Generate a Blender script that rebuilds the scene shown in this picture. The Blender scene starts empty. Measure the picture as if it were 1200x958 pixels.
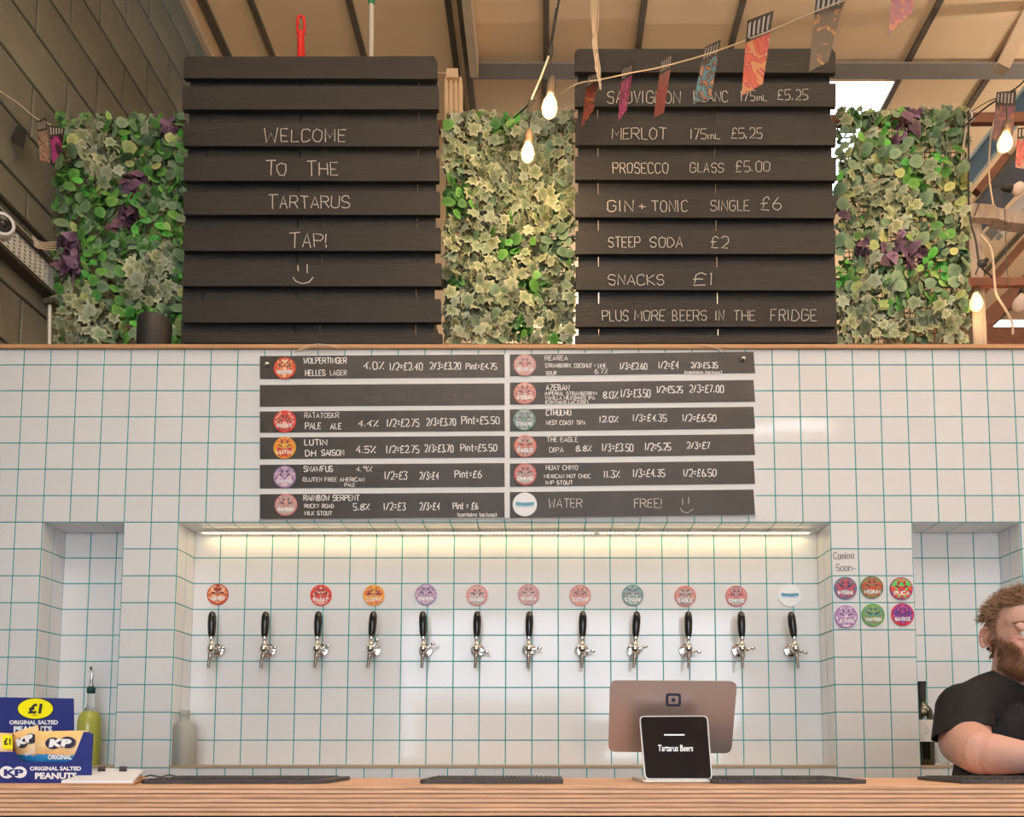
import bpy, bmesh, math, random
from mathutils import Vector, Matrix, Euler, noise
random.seed(7)
R = math.radians
S = bpy.context.scene
C = S.collection
# ---------------------------------------------------------------- camera
EYE = 1.12
PITCH = math.atan(0.0805)
F, CX, CY = 960.0, 640.0, 800.0
cd = bpy.data.cameras.new('camera'); cam = bpy.data.objects.new('camera', cd); C.objects.link(cam)
cam.location = (0, 0, EYE); cam.rotation_euler = (R(90) + PITCH, 0, 0)
cd.sensor_width = 36; cd.lens = F / 1200 * 36
cd.shift_x = -(CX - 600) / 1200; cd.shift_y = (CY - 479) / 1200
cd.clip_start = 0.02; cd.clip_end = 200
S.camera = cam
# ---------------------------------------------------------------- world, light, exposure
w = bpy.data.worlds.new('world'); S.world = w; w.use_nodes = True
bg = w.node_tree.nodes['Background']
bg.inputs[0].default_value = (0.80, 0.90, 1.0, 1); bg.inputs[1].default_value = 13.0
S.view_settings.view_transform = 'Standard'; S.view_settings.look = 'None'
S.view_settings.gamma = 1; S.view_settings.exposure = -0.6
S.view_settings.use_curve_mapping = False
S.cycles.max_bounces = 7; S.cycles.diffuse_bounces = 4; S.cycles.glossy_bounces = 3
S.cycles.transmission_bounces = 6; S.cycles.transparent_max_bounces = 8
S.cycles.sample_clamp_indirect = 6; S.cycles.caustics_reflective = False; S.cycles.caustics_refractive = False
S.cycles.use_denoising = True

def area(name, loc, rot, sx, sy, power, col=(1, 1, 1), portal=False, parent=None):
    l = bpy.data.lights.new(name, 'AREA'); l.shape = 'RECTANGLE'; l.size = sx; l.size_y = sy
    l.energy = power; l.color = col
    if portal: l.cycles.is_portal = True
    o = bpy.data.objects.new(name, l); C.objects.link(o); o.location = loc; o.rotation_euler = rot
    if parent: o.parent = parent
    return o
DOOR = (-2.0, 2.7, 3.0)            # roller door behind the camera: x0, x1, height, in the wall at y=-5
area('door_daylight', (0.35, -5.02, 1.5), (R(90), 0, R(0)), 4.7, 3.0, 1, portal=True)
ROOF = 5.40
area('skylight_daylight', (1.97, 5.72, ROOF + 0.02), (0, 0, 0), 0.56, 1.54, 1, portal=True)
area('added_rear_skylight_daylight', (0, -1.0, ROOF + 0.02), (0, 0, 0), 2.16, 1.8, 1, portal=True)  # portal for an unseen roof opening, added to light the room

# ---------------------------------------------------------------- helpers
def ray(px, py):
    u = (px - CX) / F; v = (CY - py) / F
    return u, math.cos(PITCH) - v * math.sin(PITCH), math.sin(PITCH) + v * math.cos(PITCH)
def P(px, py, Y):
    a, b, c = ray(px, py); t = Y / b
    return Vector((a * t, Y, EYE + c * t))
def PX(px, py, X):
    a, b, c = ray(px, py); t = X / a
    return Vector((X, b * t, EYE + c * t))
def PZ(px, py, Z):
    a, b, c = ray(px, py); t = (Z - EYE) / c
    return Vector((a * t, b * t, Z))

class MB:
    """collects geometry and links it as ONE mesh object"""
    def __init__(s): s.v = []; s.f = []; s.c = None
    def add(s, vs, fs):
        n = len(s.v); s.v += [tuple(q) for q in vs]; s.f += [tuple(i + n for i in f) for f in fs]; return s
    def box(s, a, b, M=None):
        x0, y0, z0 = a; x1, y1, z1 = b
        vs = [(x0,y0,z0),(x1,y0,z0),(x1,y1,z0),(x0,y1,z0),(x0,y0,z1),(x1,y0,z1),(x1,y1,z1),(x0,y1,z1)]
        if M is not None: vs = [M @ Vector(q) for q in vs]
        return s.add(vs, [(0,3,2,1),(4,5,6,7),(0,1,5,4),(1,2,6,5),(2,3,7,6),(3,0,4,7)])
    def bbox(s, a, b, r=0.003, M=None):
        """box with chamfered edges on the -y face and the sides"""
        x0, y0, z0 = a; x1, y1, z1 = b
        vs = [(x0,y0+r,z0),(x1,y0+r,z0),(x1,y0+r,z1),(x0,y0+r,z1),
              (x0+r,y0,z0+r),(x1-r,y0,z0+r),(x1-r,y0,z1-r),(x0+r,y0,z1-r),
              (x0,y1,z0),(x1,y1,z0),(x1,y1,z1),(x0,y1,z1)]
        if M is not None: vs = [M @ Vector(q) for q in vs]
        return s.add(vs, [(4,5,6,7),(0,1,5,4),(1,2,6,5),(2,3,7,6),(3,0,4,7),(0,8,9,1),(1,9,10,2),(2,10,11,3),(3,11,8,0),(8,11,10,9)])
    def slab(s, poly, Y0, Y1):
        """pixel polygon (clockwise or not) on the plane y=Y0, given its thickness to Y1 straight back"""
        f = [P(x, y, Y0) for x, y in poly]; n = len(f)
        vs = f + [Vector((p.x, Y1, p.z)) for p in f]
        fs = [tuple(range(n)), tuple(range(2*n-1, n-1, -1))] + [(i, i+n, (i+1) % n + n, (i+1) % n) for i in range(n)]
        return s.add(vs, fs)
    def tube(s, pts, r, n=8, cap=True):
        pts = [Vector(p) for p in pts]; m = len(pts)
        rs = r if isinstance(r, (list, tuple)) else [r] * m
        base = len(s.v); up = None
        for i, p in enumerate(pts):
            d = (pts[min(i+1, m-1)] - pts[max(i-1, 0)]).normalized()
            if up is None:
                up = Vector((0,0,1)) if abs(d.z) < .9 else Vector((1,0,0))
            a = d.cross(up).normalized(); b = a.cross(d).normalized(); up = b
            for k in range(n):
                t = 2*math.pi*k/n
                s.v.append(tuple(p + (a*math.cos(t) + b*math.sin(t)) * rs[i]))
        for i in range(m-1):
            for k in range(n):
                q = base + i*n
                s.f.append((q+k, q+(k+1) % n, q+n+(k+1) % n, q+n+k))
        if cap:
            s.f.append(tuple(base+k for k in range(n-1, -1, -1))); s.f.append(tuple(base+(m-1)*n+k for k in range(n)))
        return s
    def lathe(s, prof, n=20, M=None, o=(0,0,0)):
        """prof: (radius, height) up the z axis"""
        o = Vector(o); base = len(s.v)
        for r, z in prof:
            for k in range(n):
                t = 2*math.pi*k/n; q = Vector((r*math.cos(t), r*math.sin(t), z))
                if M is not None: q = M @ q
                s.v.append(tuple(q + o))
        for i in range(len(prof)-1):
            for k in range(n):
                q = base+i*n; s.f.append((q+k, q+(k+1) % n, q+n+(k+1) % n, q+n+k))
        s.f.append(tuple(base+k for k in range(n-1, -1, -1))); s.f.append(tuple(base+(len(prof)-1)*n+k for k in range(n)))
        return s
    def ball(s, c, r, n=12, m=8, sc=(1,1,1), M=None):
        prof = [(max(1e-4, r*math.sin(math.pi*i/m)), -r*math.cos(math.pi*i/m)) for i in range(m+1)]
        Ms = Matrix.Diagonal(sc)
        if M is not None: Ms = M.to_3x3() @ Ms
        return s.lathe(prof, n, Ms, c)
    def mesh(s, name, off=(0,0,0), smooth=False):
        me = bpy.data.meshes.new(name)
        o = Vector(off)
        me.from_pydata([tuple(Vector(v) - o) for v in s.v], [], s.f); me.update()
        if smooth:
            me.polygons.foreach_set('use_smooth', [True]*len(me.polygons))
            try: me.set_sharp_from_angle(angle=R(40))
            except Exception: pass
        return me

def rootloc(p):
    while p.parent: p = p.parent
    return Vector(p.location)
def obj(name, mb, mat, parent=None, smooth=False, world=True):
    """link as one mesh object; world=True: coordinates are world ones, made local to the parent thing"""
    off = rootloc(parent) if (parent and world) else Vector((0,0,0))
    me = mb.mesh(name, off, smooth) if isinstance(mb, MB) else mb
    if mat and not me.materials: me.materials.append(mat)
    o = bpy.data.objects.new(name, me); C.objects.link(o)
    if parent: o.parent = parent
    return o
def thing(name, label, cat, loc=(0,0,0), group=None, rz=0):
    o = bpy.data.objects.new(name, None); C.objects.link(o); o.empty_display_size = .05
    o.location = loc; o.rotation_euler = (0, 0, rz)
    tag(o, label, cat, group); return o
def tag(o, label=None, cat=None, group=None, kind=None):
    if label: o['label'] = label
    if cat: o['category'] = cat
    if group: o['group'] = group
    if kind: o['kind'] = kind
    return o
def struct(name, mb, mat, parent=None):
    o = obj(name, mb, mat, parent); o['kind'] = 'structure'; return o
def inst(name, me, parent, loc, rot=(0,0,0), scale=(1,1,1)):
    o = bpy.data.objects.new(name, me); C.objects.link(o); o.parent = parent
    o.location = Vector(loc) - rootloc(parent); o.rotation_euler = rot; o.scale = scale
    return o
def dup(root, loc, rz=None):
    r = root.copy(); C.objects.link(r); r.location = loc
    if rz is not None: r.rotation_euler = (0, 0, rz)
    for ch in list(root.children):
        c = ch.copy(); C.objects.link(c); c.parent = r
        for g in ch.children:
            d = g.copy(); C.objects.link(d); d.parent = c
    return r

# ---------------------------------------------------------------- materials
def mat(name, col, rough=.5, metal=0, noise_amt=0, noise_scale=8, bump=0, bump_scale=30, emit=None, estr=0,
        spec=.5, coat=0, trans=0, stretch=None, rand=0, ior=1.45, alpha=1):
    m = bpy.data.materials.new(name); m.use_nodes = True; nt = m.node_tree; N = nt.nodes; L = nt.links
    b = N['Principled BSDF']; b.inputs['Base Color'].default_value = (*col, 1)
    b.inputs['Roughness'].default_value = rough; b.inputs['Metallic'].default_value = metal
    b.inputs['Specular IOR Level'].default_value = spec; b.inputs['IOR'].default_value = ior
    if coat: b.inputs['Coat Weight'].default_value = coat; b.inputs['Coat Roughness'].default_value = .05
    if trans: b.inputs['Transmission Weight'].default_value = trans
    if alpha < 1: b.inputs['Alpha'].default_value = alpha
    if emit: b.inputs['Emission Color'].default_value = (*emit, 1); b.inputs['Emission Strength'].default_value = estr
    src = None
    if noise_amt or bump:
        tc = N.new('ShaderNodeTexCoord'); mp = N.new('ShaderNodeMapping'); L.new(tc.outputs['Object'], mp.inputs[0])
        if stretch: mp.inputs['Scale'].default_value = stretch
    if noise_amt:
        n = N.new('ShaderNodeTexNoise'); n.inputs['Scale'].default_value = noise_scale; n.inputs['Detail'].default_value = 5
        L.new(mp.outputs[0], n.inputs['Vector'])
        mr = N.new('ShaderNodeMapRange'); mr.inputs[1].default_value = .3; mr.inputs[2].default_value = .7
        mr.inputs[3].default_value = 1 - noise_amt; mr.inputs[4].default_value = 1 + noise_amt
        L.new(n.outputs['Fac'], mr.inputs[0]); src = mr.outputs[0]
    if rand:
        oi = N.new('ShaderNodeObjectInfo'); m2 = N.new('ShaderNodeMapRange')
        m2.inputs[3].default_value = 1 - rand; m2.inputs[4].default_value = 1 + rand
        L.new(oi.outputs['Random'], m2.inputs[0])
        if src is None: src = m2.outputs[0]
        else:
            mm = N.new('ShaderNodeMath'); mm.operation = 'MULTIPLY'; L.new(src, mm.inputs[0]); L.new(m2.outputs[0], mm.inputs[1]); src = mm.outputs[0]
    if src is not None:
        vm = N.new('ShaderNodeVectorMath'); vm.operation = 'SCALE'; vm.inputs[0].default_value = col
        L.new(src, vm.inputs['Scale']); L.new(vm.outputs[0], b.inputs['Base Color'])
    if bump:
        n = N.new('ShaderNodeTexNoise'); n.inputs['Scale'].default_value = bump_scale; n.inputs['Detail'].default_value = 4
        L.new(mp.outputs[0], n.inputs['Vector'])
        bp = N.new('ShaderNodeBump'); bp.inputs['Strength'].default_value = bump; bp.inputs['Distance'].default_value = .01
        L.new(n.outputs['Fac'], bp.inputs['Height']); L.new(bp.outputs[0], b.inputs['Normal'])
    return m
M = {}
M['tile'] = mat('glazed_white_tile', (.79,.79,.79), .07, noise_amt=.015, bump=.018, bump_scale=9, rand=.025)
M['grout'] = mat('teal_grout', (.015,.34,.36), .8)
M['block'] = mat('painted_blockwork', (.17,.175,.145), .75, noise_amt=.34, noise_scale=2.2, bump=.5, bump_scale=60, rand=.07)
M['blockjoint'] = mat('block_joint', (.10,.10,.085), .9)
M['panel'] = mat('cream_roof_panel', (.86,.57,.31), .7, noise_amt=.06, noise_scale=1.5, rand=.05)
M['batten'] = mat('dark_batten', (.12,.085,.05), .7, noise_amt=.2)
M['steel'] = mat('grey_painted_steel', (.23,.19,.15), .55, noise_amt=.1, noise_scale=5)
M['beige'] = mat('beige_painted_steel', (.60,.44,.28), .6, noise_amt=.08)
M['floor'] = mat('concrete_floor', (.42,.39,.36), .6, noise_amt=.1, noise_scale=2)
M['plaster'] = mat('plain_plaster', (.55,.45,.36), .8, noise_amt=.05)
M['yard'] = mat('yard_concrete', (.5,.49,.47), .9, noise_amt=.1)
M['brick'] = mat('pinkish_wall', (.55,.36,.28), .8, noise_amt=.15)
M['oak'] = mat('pale_timber', (.55,.30,.15), .55, noise_amt=.18, noise_scale=9, stretch=(.6,6,18), bump=.1)
M['rail'] = mat('red_brown_timber', (.17,.065,.04), .6, noise_amt=.25, noise_scale=10, stretch=(1,8,8))
M['greywood'] = mat('grey_timber', (.42,.35,.29), .75, noise_amt=.25, noise_scale=10, stretch=(6,6,1))
M['pallet'] = mat('black_stained_timber', (.0110,.0116,.0132), .62, noise_amt=.3, noise_scale=12, stretch=(.7,8,14), bump=.35, bump_scale=26, rand=.12)
M['chalk'] = mat('chalk_line', (.52,.50,.47), .95, noise_amt=.35, noise_scale=260)
M['pen'] = mat('white_chalk_pen', (.85,.85,.83), .8)
M['ghost'] = mat('rubbed_out_pen', (.10,.095,.09), .8)
M['darkpen'] = mat('grey_marker_line', (.16,.16,.17), .7)
M['slate'] = mat('charcoal_chalkboard', (.037,.038,.041), .42, noise_amt=.2, noise_scale=9, bump=.05)
M['boardwhite'] = mat('white_board', (.80,.80,.78), .35)
M['chrome'] = mat('polished_chrome', (.72,.71,.69), .12, metal=1)
M['chromedark'] = mat('brushed_steel', (.42,.41,.39), .25, metal=1)
M['blackgloss'] = mat('black_gloss_plastic', (.012,.012,.014), .16)
M['black'] = mat('matt_black', (.015,.015,.016), .6)
M['white'] = mat('white_paint', (.80,.79,.76), .4)
M['galv'] = mat('pale_metal', (.62,.60,.54), .45, metal=.3)
M['darkmetal'] = mat('dark_metal', (.07,.065,.055), .5, metal=.5)
M['mat'] = mat('dark_rubber_mat', (.045,.047,.055), .6, bump=.3, bump_scale=300)
M['red'] = mat('red_plastic', (.75,.015,.02), .25)
M['green'] = mat('green_plastic', (.01,.22,.08), .4)
M['cable'] = mat('black_cable', (.012,.012,.012), .5)
M['whitecable'] = mat('cream_cable', (.70,.58,.45), .6)
M['string'] = mat('natural_twine', (.62,.50,.36), .9)
M['blue'] = mat('blue_painted_steel', (.035,.12,.22), .4, noise_amt=.12)
M['navy'] = mat('navy_card', (.010,.022,.17), .45)
M['yellow'] = mat('yellow_print', (.93,.85,.0), .45)
M['paper'] = mat('white_paper', (.84,.84,.85), .6)
M['navyprint'] = mat('navy_print', (.02,.02,.05), .5)
M['whiteprint'] = mat('white_print', (.88,.88,.88), .5)
M['led'] = mat('led_strip_light', (1,.8,.5), .5, emit=(1,.80,.42), estr=9)
M['bulb'] = mat('lit_bulb_glass', (1,.85,.6), .2, emit=(1,.62,.22), estr=3.4)
M['bulboff'] = mat('frosted_bulb_glass', (.85,.72,.66), .15)
M['glass'] = mat('clear_glass', (.96,.98,.97), .03, trans=1, ior=1.3)
M['socket'] = mat('bulb_socket', (.10,.07,.045), .5)
M['sill'] = mat('tan_sill_edge', (.42,.34,.24), .6)
M['foil'] = mat('padded_strap', (.3,.3,.28), .5)
# ---------------------------------------------------------------- room shell
YW = 2.96; D = .144; T = .1; X0 = -1.354          # tile wall front plane, niche depth, tile pitch, left edge of the tap niche
ZT = P(600, 612.5, YW).z                           # top of the niches
ZB = ZT - .9                                       # bottom of the niches
ZTOP = P(600, 410, YW).z                           # underside of the timber capping
ZL = P(600, 403.5, 2.945).z                        # top of the timber capping
NICHES = [(X0-.5, X0-.2), (X0, X0+2.4), (X0+2.7, X0+3.1)]
XL, XR = -2.1, 7.0
struct('floor', MB().box((XL-.2,-5,-.1), (XR+.2,12,0)), M['floor'])
# left block wall: every block in and near the frame is a piece
wl = struct('wall_left', MB().box((XL-.25,-5.2,0), (XL-.006,12,ROOF+.02)), M['blockjoint'])
blk = MB().bbox((-.2175,-.012,-.107), (.2175,.02,.107), .004).mesh('block'); blk.materials.append(M['block'])
Mz = R(90)
row = 0; z = ZL - .28
bs = MB()
while z < ROOF:
    y = 2.9 + (.225 if row % 2 else 0)
    while y < 9.5:
        u = PX  # noqa
        zz = min(z, ROOF - .1)
        o = inst('block', blk, wl, (XL + .006, y, zz), (0, 0, Mz))
        o.scale = (1,1,1)
        y += .445
    z += .225; row += 1
for r_ in range(24):
    for k in range(18):
        y = -4.9 + k*.445 + (.225 if r_ % 2 else 0)
        if y < 2.6 : bs.bbox((-.2175,-.012,-.107), (.2175,.02,.107), .004, Matrix.Translation((XL+.006, y, .1+r_*.225)) @ Matrix.Rotation(Mz, 4, 'Z'))
o = obj('far_blocks', bs, M['block'], wl); o['kind'] = 'stuff'
struct('wall_right', MB().box((XR,-5.2,0), (XR+.2,12,ROOF)), M['plaster'])
struct('wall_far', MB().box((XL-.2,12,0), (XR+.2,12.2,ROOF)), M['plaster'])
x0, x1, h = DOOR
struct('wall_back', MB().box((XL-.2,-5.2,0), (x0,-5,ROOF)).box((x1,-5.2,0), (XR+.2,-5,ROOF)).box((x0,-5.2,h), (x1,-5,ROOF)), M['plaster'])
struct('door_1', MB().box((x0-.06,-5.0,0), (x0,-4.9,h)).box((x1,-5.0,0), (x1+.06,-4.9,h)).box((x0-.06,-5.0,h), (x1+.06,-4.65,h+.35)), M['steel'])
tag(obj('yard', MB().box((-14,-30,-.12), (16,-5.2,-.02)), M['yard']), kind='structure')
bw = thing('yard_wall', 'pinkish brick building across the yard, seen only as a reflection', 'building', (-.6,-16,0))
obj('wall', MB().box((-3.6,-16.2,0), (1.2,-16,2.4)), M['brick'], bw)
obj('coping', MB().box((-3.7,-16.25,2.4), (1.3,-15.95,2.5)), M['plaster'], bw)

# roof: cream panels between dark battens, openings to the sky, the rear one added for light
ce = bpy.data.objects.new('ceiling', None); C.objects.link(ce); ce.location = (0,0,ROOF); ce['kind'] = 'structure'
SP = .564; edges = [-2.11, -1.97] + [SP*(i-3) for i in range(17)]
PL = 1.44
for i in range(len(edges)-1):
    xa, xb = edges[i], edges[i+1]
    for k in range(12):
        ya = -5.2 + k*PL; yb = ya + PL
        segs = [(ya, yb)]
        def cut(segs, a, b):
            out = []
            for p, q in segs:
                if q <= a or p >= b: out.append((p, q)); continue
                if p < a: out.append((p, a))
                if q > b: out.append((b, q))
            return out
        if abs(xa-3*SP) < .01: segs = cut(segs, 4.95, 6.5)
        if -1.1 < xa < 1.0: segs = cut(segs, -1.9, -.1)  # added opening behind the camera, lets in more daylight
        if xa > 4.2 and xa < 6.2: segs = cut(segs, 7.9, 8.5)
        for p, q in segs:
            if q - p < .05: continue
            jz = random.uniform(-.004, .004)
            obj('panel', MB().bbox((0,0,0),(1,1,1)) and MB().box((xa+.004,p+.003,ROOF+jz), (xb-.004,q-.003,ROOF+.03+jz)), M['panel'], ce)
for i, x in enumerate(edges[1:-1]):
    wd = .035 if i else .05
    obj('batten', MB().box((x-wd/2,-5,ROOF-.02), (x+wd/2,12,ROOF+.0)), M['batten'], ce)
obj('wall_edge_strip', MB().box((-2.1,-5,ROOF-.05), (-2.05,12,ROOF)), M['beige'], ce)
# steel I beam across the roof
def ibeam(name, label, a, b, hgt, wid, m, up=Vector((0,0,1)), tf=.012, cat='beam'):
    a = Vector(a); b = Vector(b); t = thing(name, label, cat, a)
    d = (b-a).normalized(); s_ = d.cross(up).normalized(); u_ = s_.cross(d).normalized(); Ln = (b-a).length
    Mx = Matrix((( d.x, s_.x, u_.x, a.x),(d.y, s_.y, u_.y, a.y),(d.z, s_.z, u_.z, a.z),(0,0,0,1)))
    obj('web', MB().box((0,-.005,-hgt/2), (Ln,.005,hgt/2), Mx), m, t)
    obj('flange', MB().box((0,-wid/2,-hgt/2-tf), (Ln,wid/2,-hgt/2), Mx), m, t)
    obj('flange', MB().box((0,-wid/2,hgt/2), (Ln,wid/2,hgt/2+tf), Mx), m, t)
    return t
zb = P(600, 66.5, 4.80).z
xb0 = P(546, 66, 4.8).x
ibeam('roof_beam', 'long grey steel beam running across under the cream roof', (xb0, 4.8, zb), (6.9, 4.8, zb), .175, .12, M['steel'])
a = P(541, -40, 4.2)
t = thing('roof_rafter', 'cream boxed rafter meeting the left end of the steel beam', 'beam', (a.x, 1, ROOF-.06))
obj('rafter_side', MB().box((a.x,-1,ROOF-.16), (a.x+.05,4.73,ROOF-.012)), M['beige'], t)
obj('rafter_dark_batten', MB().box((a.x-.035,-1,ROOF-.10), (a.x-.0,8,ROOF-.012)), M['batten'], t)  # dark rib running along the rafter
# ribbed cream sheath between the left pallet and the leaves
t = thing('ribbed_duct', 'cream ribbed sheath hanging between the left pallet and the foliage', 'duct', P(533, 145, 3.32))
mb = MB()
for k, x in enumerate((523, 528.5, 534, 539.5)):
    mb.tube([P(x, 91, 3.34), P(x, 100, 3.34), P(x+.5, 200, 3.34)], [.006, .011, .011], 8)
obj('ribs', mb, M['beige'], t, True)
obj('top_block', MB().slab([(523,80),(536.5,80),(536.5,90.5),(523,90.5)], 3.32, 3.36), M['beige'], t)

# tile wall: grout-coloured body with recesses, each tile a piece
def body():
    mb = MB(); g = -.0003; yb = YW + D + g
    xs = [XL] + [v for n in NICHES for v in n] + [3.0]
    mb.box((XL,yb,0), (3.0,3.42,ZTOP))                     # rear mass, forms the niche backs
    mb.box((XL,YW+g,0), (3.0,yb,ZB-g)); mb.box((XL,YW+g,ZT+g), (3.0,yb,ZTOP))
    for i in range(0, len(xs), 2): mb.box((xs[i] , YW+g, ZB-g), (xs[i+1]-(g if i < 6 else 0), yb, ZT+g)) if i==0 else mb.box((xs[i]+g, YW+g, ZB-g), (xs[i+1]-(g if i < 6 else 0), yb, ZT+g))
    return mb
wf = struct('wall_front', body(), M['grout'])
GAP = .0019
def tile_mesh(w_, h_):
    m = MB().bbox((-w_/2+GAP,-.0,-h_/2+GAP), (w_/2-GAP,.007,h_/2-GAP), .0009).mesh('tile'); m.materials.append(M['tile']); return m
TM = {}
def tile(w_, h_, loc, rz=0, rx=0, parent=wf, acc=None, jit=.0026):
    rot = Euler((rx + random.uniform(-jit, jit), 0, rz + random.uniform(-jit, jit)))
    if acc is not None:
        acc.bbox((-w_/2+GAP,0,-h_/2+GAP), (w_/2-GAP,.007,h_/2-GAP), .0009, Matrix.Translation(loc) @ rot.to_matrix().to_4x4()); return
    k = (round(w_,4), round(h_,4))
    if k not in TM: TM[k] = tile_mesh(w_, h_)
    return inst('tile', TM[k], parent, loc, rot)
rest = MB(); cnt = 0
cands = []
i0 = -8
for i in range(i0, 43):
    xa, xb = X0 + i*T, X0 + (i+1)*T
    xa = max(xa, XL)
    if xb - xa < .02: continue
    for j in range(-7, 24):                                # j=0 first row under the niche top, negative above
        za, zb_ = ZT - (j+1)*T, ZT - j*T
        if j == -7: zb_ = ZTOP
        if za < 0: continue
        xq = xb
        skip = False
        if 0 <= j < 9:
            for na, nb in NICHES:
                if xa >= na - .001 and xb <= nb + .001: skip = True
                elif na < xa + .001 and nb > xa and nb < xb - .001: xa2 = nb; xa = xa  # cut tile handled below
        if skip: continue
        xm, zm = (xa+xb)/2, (za+zb_)/2
        behind_menu = (-1.08 < xm < .72) and -6 <= j <= -1 and zm > ZT + .02
        infr = xm < 1.74 and za > P(600, 925, YW).z - .1
        pr = 0 if (infr and not behind_menu) else 9
        if pr == 0 and (j == -7 or j > 8): pr = 1
        if pr == 0 and j == -6: pr = 0
        cands.append((pr, xa, xb, za, zb_))
cands.sort(key=lambda c: c[0])
for pr, xa, xb, za, zb_ in cands:
    a = None if (pr < 9 and cnt < 299) else rest
    if a is None: cnt += 1
    tile(xb-xa, zb_-za, ((xa+xb)/2, YW-.002, (za+zb_)/2), acc=a)
o = obj('hidden_tiles', rest, M['tile'], wf); o['kind'] = 'stuff'
names = ['wall_niche_left', 'wall_niche_middle', 'wall_niche_right']
for (na, nb), nm in zip(NICHES, names):
    g = .0045
    wn = struct(nm, MB().box((na,YW+D-.0004,ZB), (nb,YW+D+.003,ZT)), M['grout'])
    k = round((nb-na-.0001)/T + .45)
    for i in range(k):
        xa, xb = na + i*T, min(na + (i+1)*T, nb)
        if xb - xa < .025: continue
        for j in range(9):
            tile(xb-xa, T, ((xa+xb)/2, YW+D-.002, ZT-(j+.5)*T), parent=wn)
        tile(xb-xa, D, ((xa+xb)/2, YW+D/2, ZT-.002), rx=R(90), parent=wn).rotation_euler = (R(90),0,0)
    for j in range(9):
        for q in (.25, .75):
            tile(D/2, T, (na+.002-.0, YW+D*q, ZT-(j+.5)*T), rz=R(90), parent=wn)
            tile(D/2, T, (nb-.002+.0, YW+D*q, ZT-(j+.5)*T), rz=R(-90), parent=wn)
    struct('trim_sill', MB().box((na,YW-.004,ZB-.001), (nb,YW+D,ZB+.009)), M['sill'])
struct('trim_1', MB().box((XL,2.945,ZTOP), (0.33,3.42,ZL)), M['oak'])
struct('trim_2', MB().box((.3315,2.945,ZTOP), (3.0,3.42,ZL)), M['oak'])
# LED strip under the niche head
t = thing('led_strip', 'warm white LED tape glowing under the head of the tap niche', 'light', (X0+1.2, YW+.11, ZT-.012))
mb = MB()
n = 150
for i in range(n):
    x = X0 + .05 + (2.3/(n-1))*i
    if i == 97: continue
    mb.box((x-.0045,YW+.102,ZT-.0135), (x+.0045,YW+.112,ZT-.011))
o = obj('led_beads', mb, M['led'], t); o['kind'] = 'stuff'
obj('tape', MB().box((X0+.03,YW+.098,ZT-.011), (X0+2.37,YW+.116,ZT-.009)), M['white'], t)
area('led_glow', (X0+1.2, YW+.107, ZT-.0145), (0,0,0), 2.3, .008, 1.9, (1,.74,.36), parent=None)

# ---------------------------------------------------------------- added lamps (unseen pendants put in to brighten roof and room)
def added_lamp(x, y, power, label):
    z = ROOF - 1.0
    t = thing('added_pendant_light', label, 'light', (x, y, z), 'added pendant fill lights over the room')
    obj('housing', MB().box((x-.75,y-.04,z), (x+.75,y+.04,z+.05)), M['white'], t)
    for s_ in (-.6,.6): obj('suspension_wire', MB().tube([(x+s_,y,z+.05),(x+s_,y,ROOF-.004)], .003, 6), M['cable'], t)
    l = area('roof_fill_glow', (0,0,.06), (R(180),0,0), 1.5, .08, power*4.3, (1,.97,.95)); l.parent = t  # added upward fill that brightens the roof panels
    l = area('downward_fill_glow', (0,0,-.012), (0,0,0), 1.5, .08, power*.35, (1,.98,.96)); l.parent = t
for x, y, p, lb in ((-.9,-2.2,50,'behind the camera, left of the added rear skylight'), (2.2,-2.2,50,'behind the camera, right of the added rear skylight'), (-.9,.9,45,'over the left end of the bar'), (2.2,.9,45,'over the right end of the bar'), (5,.9,45,'near the right wall, level with the bar'), (5,4.2,50,'near the right wall behind the tiled wall'), (1.2,8.2,50,'far behind the tiled wall')):
    added_lamp(x, y, p, 'added pendant fill light ' + lb)

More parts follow.
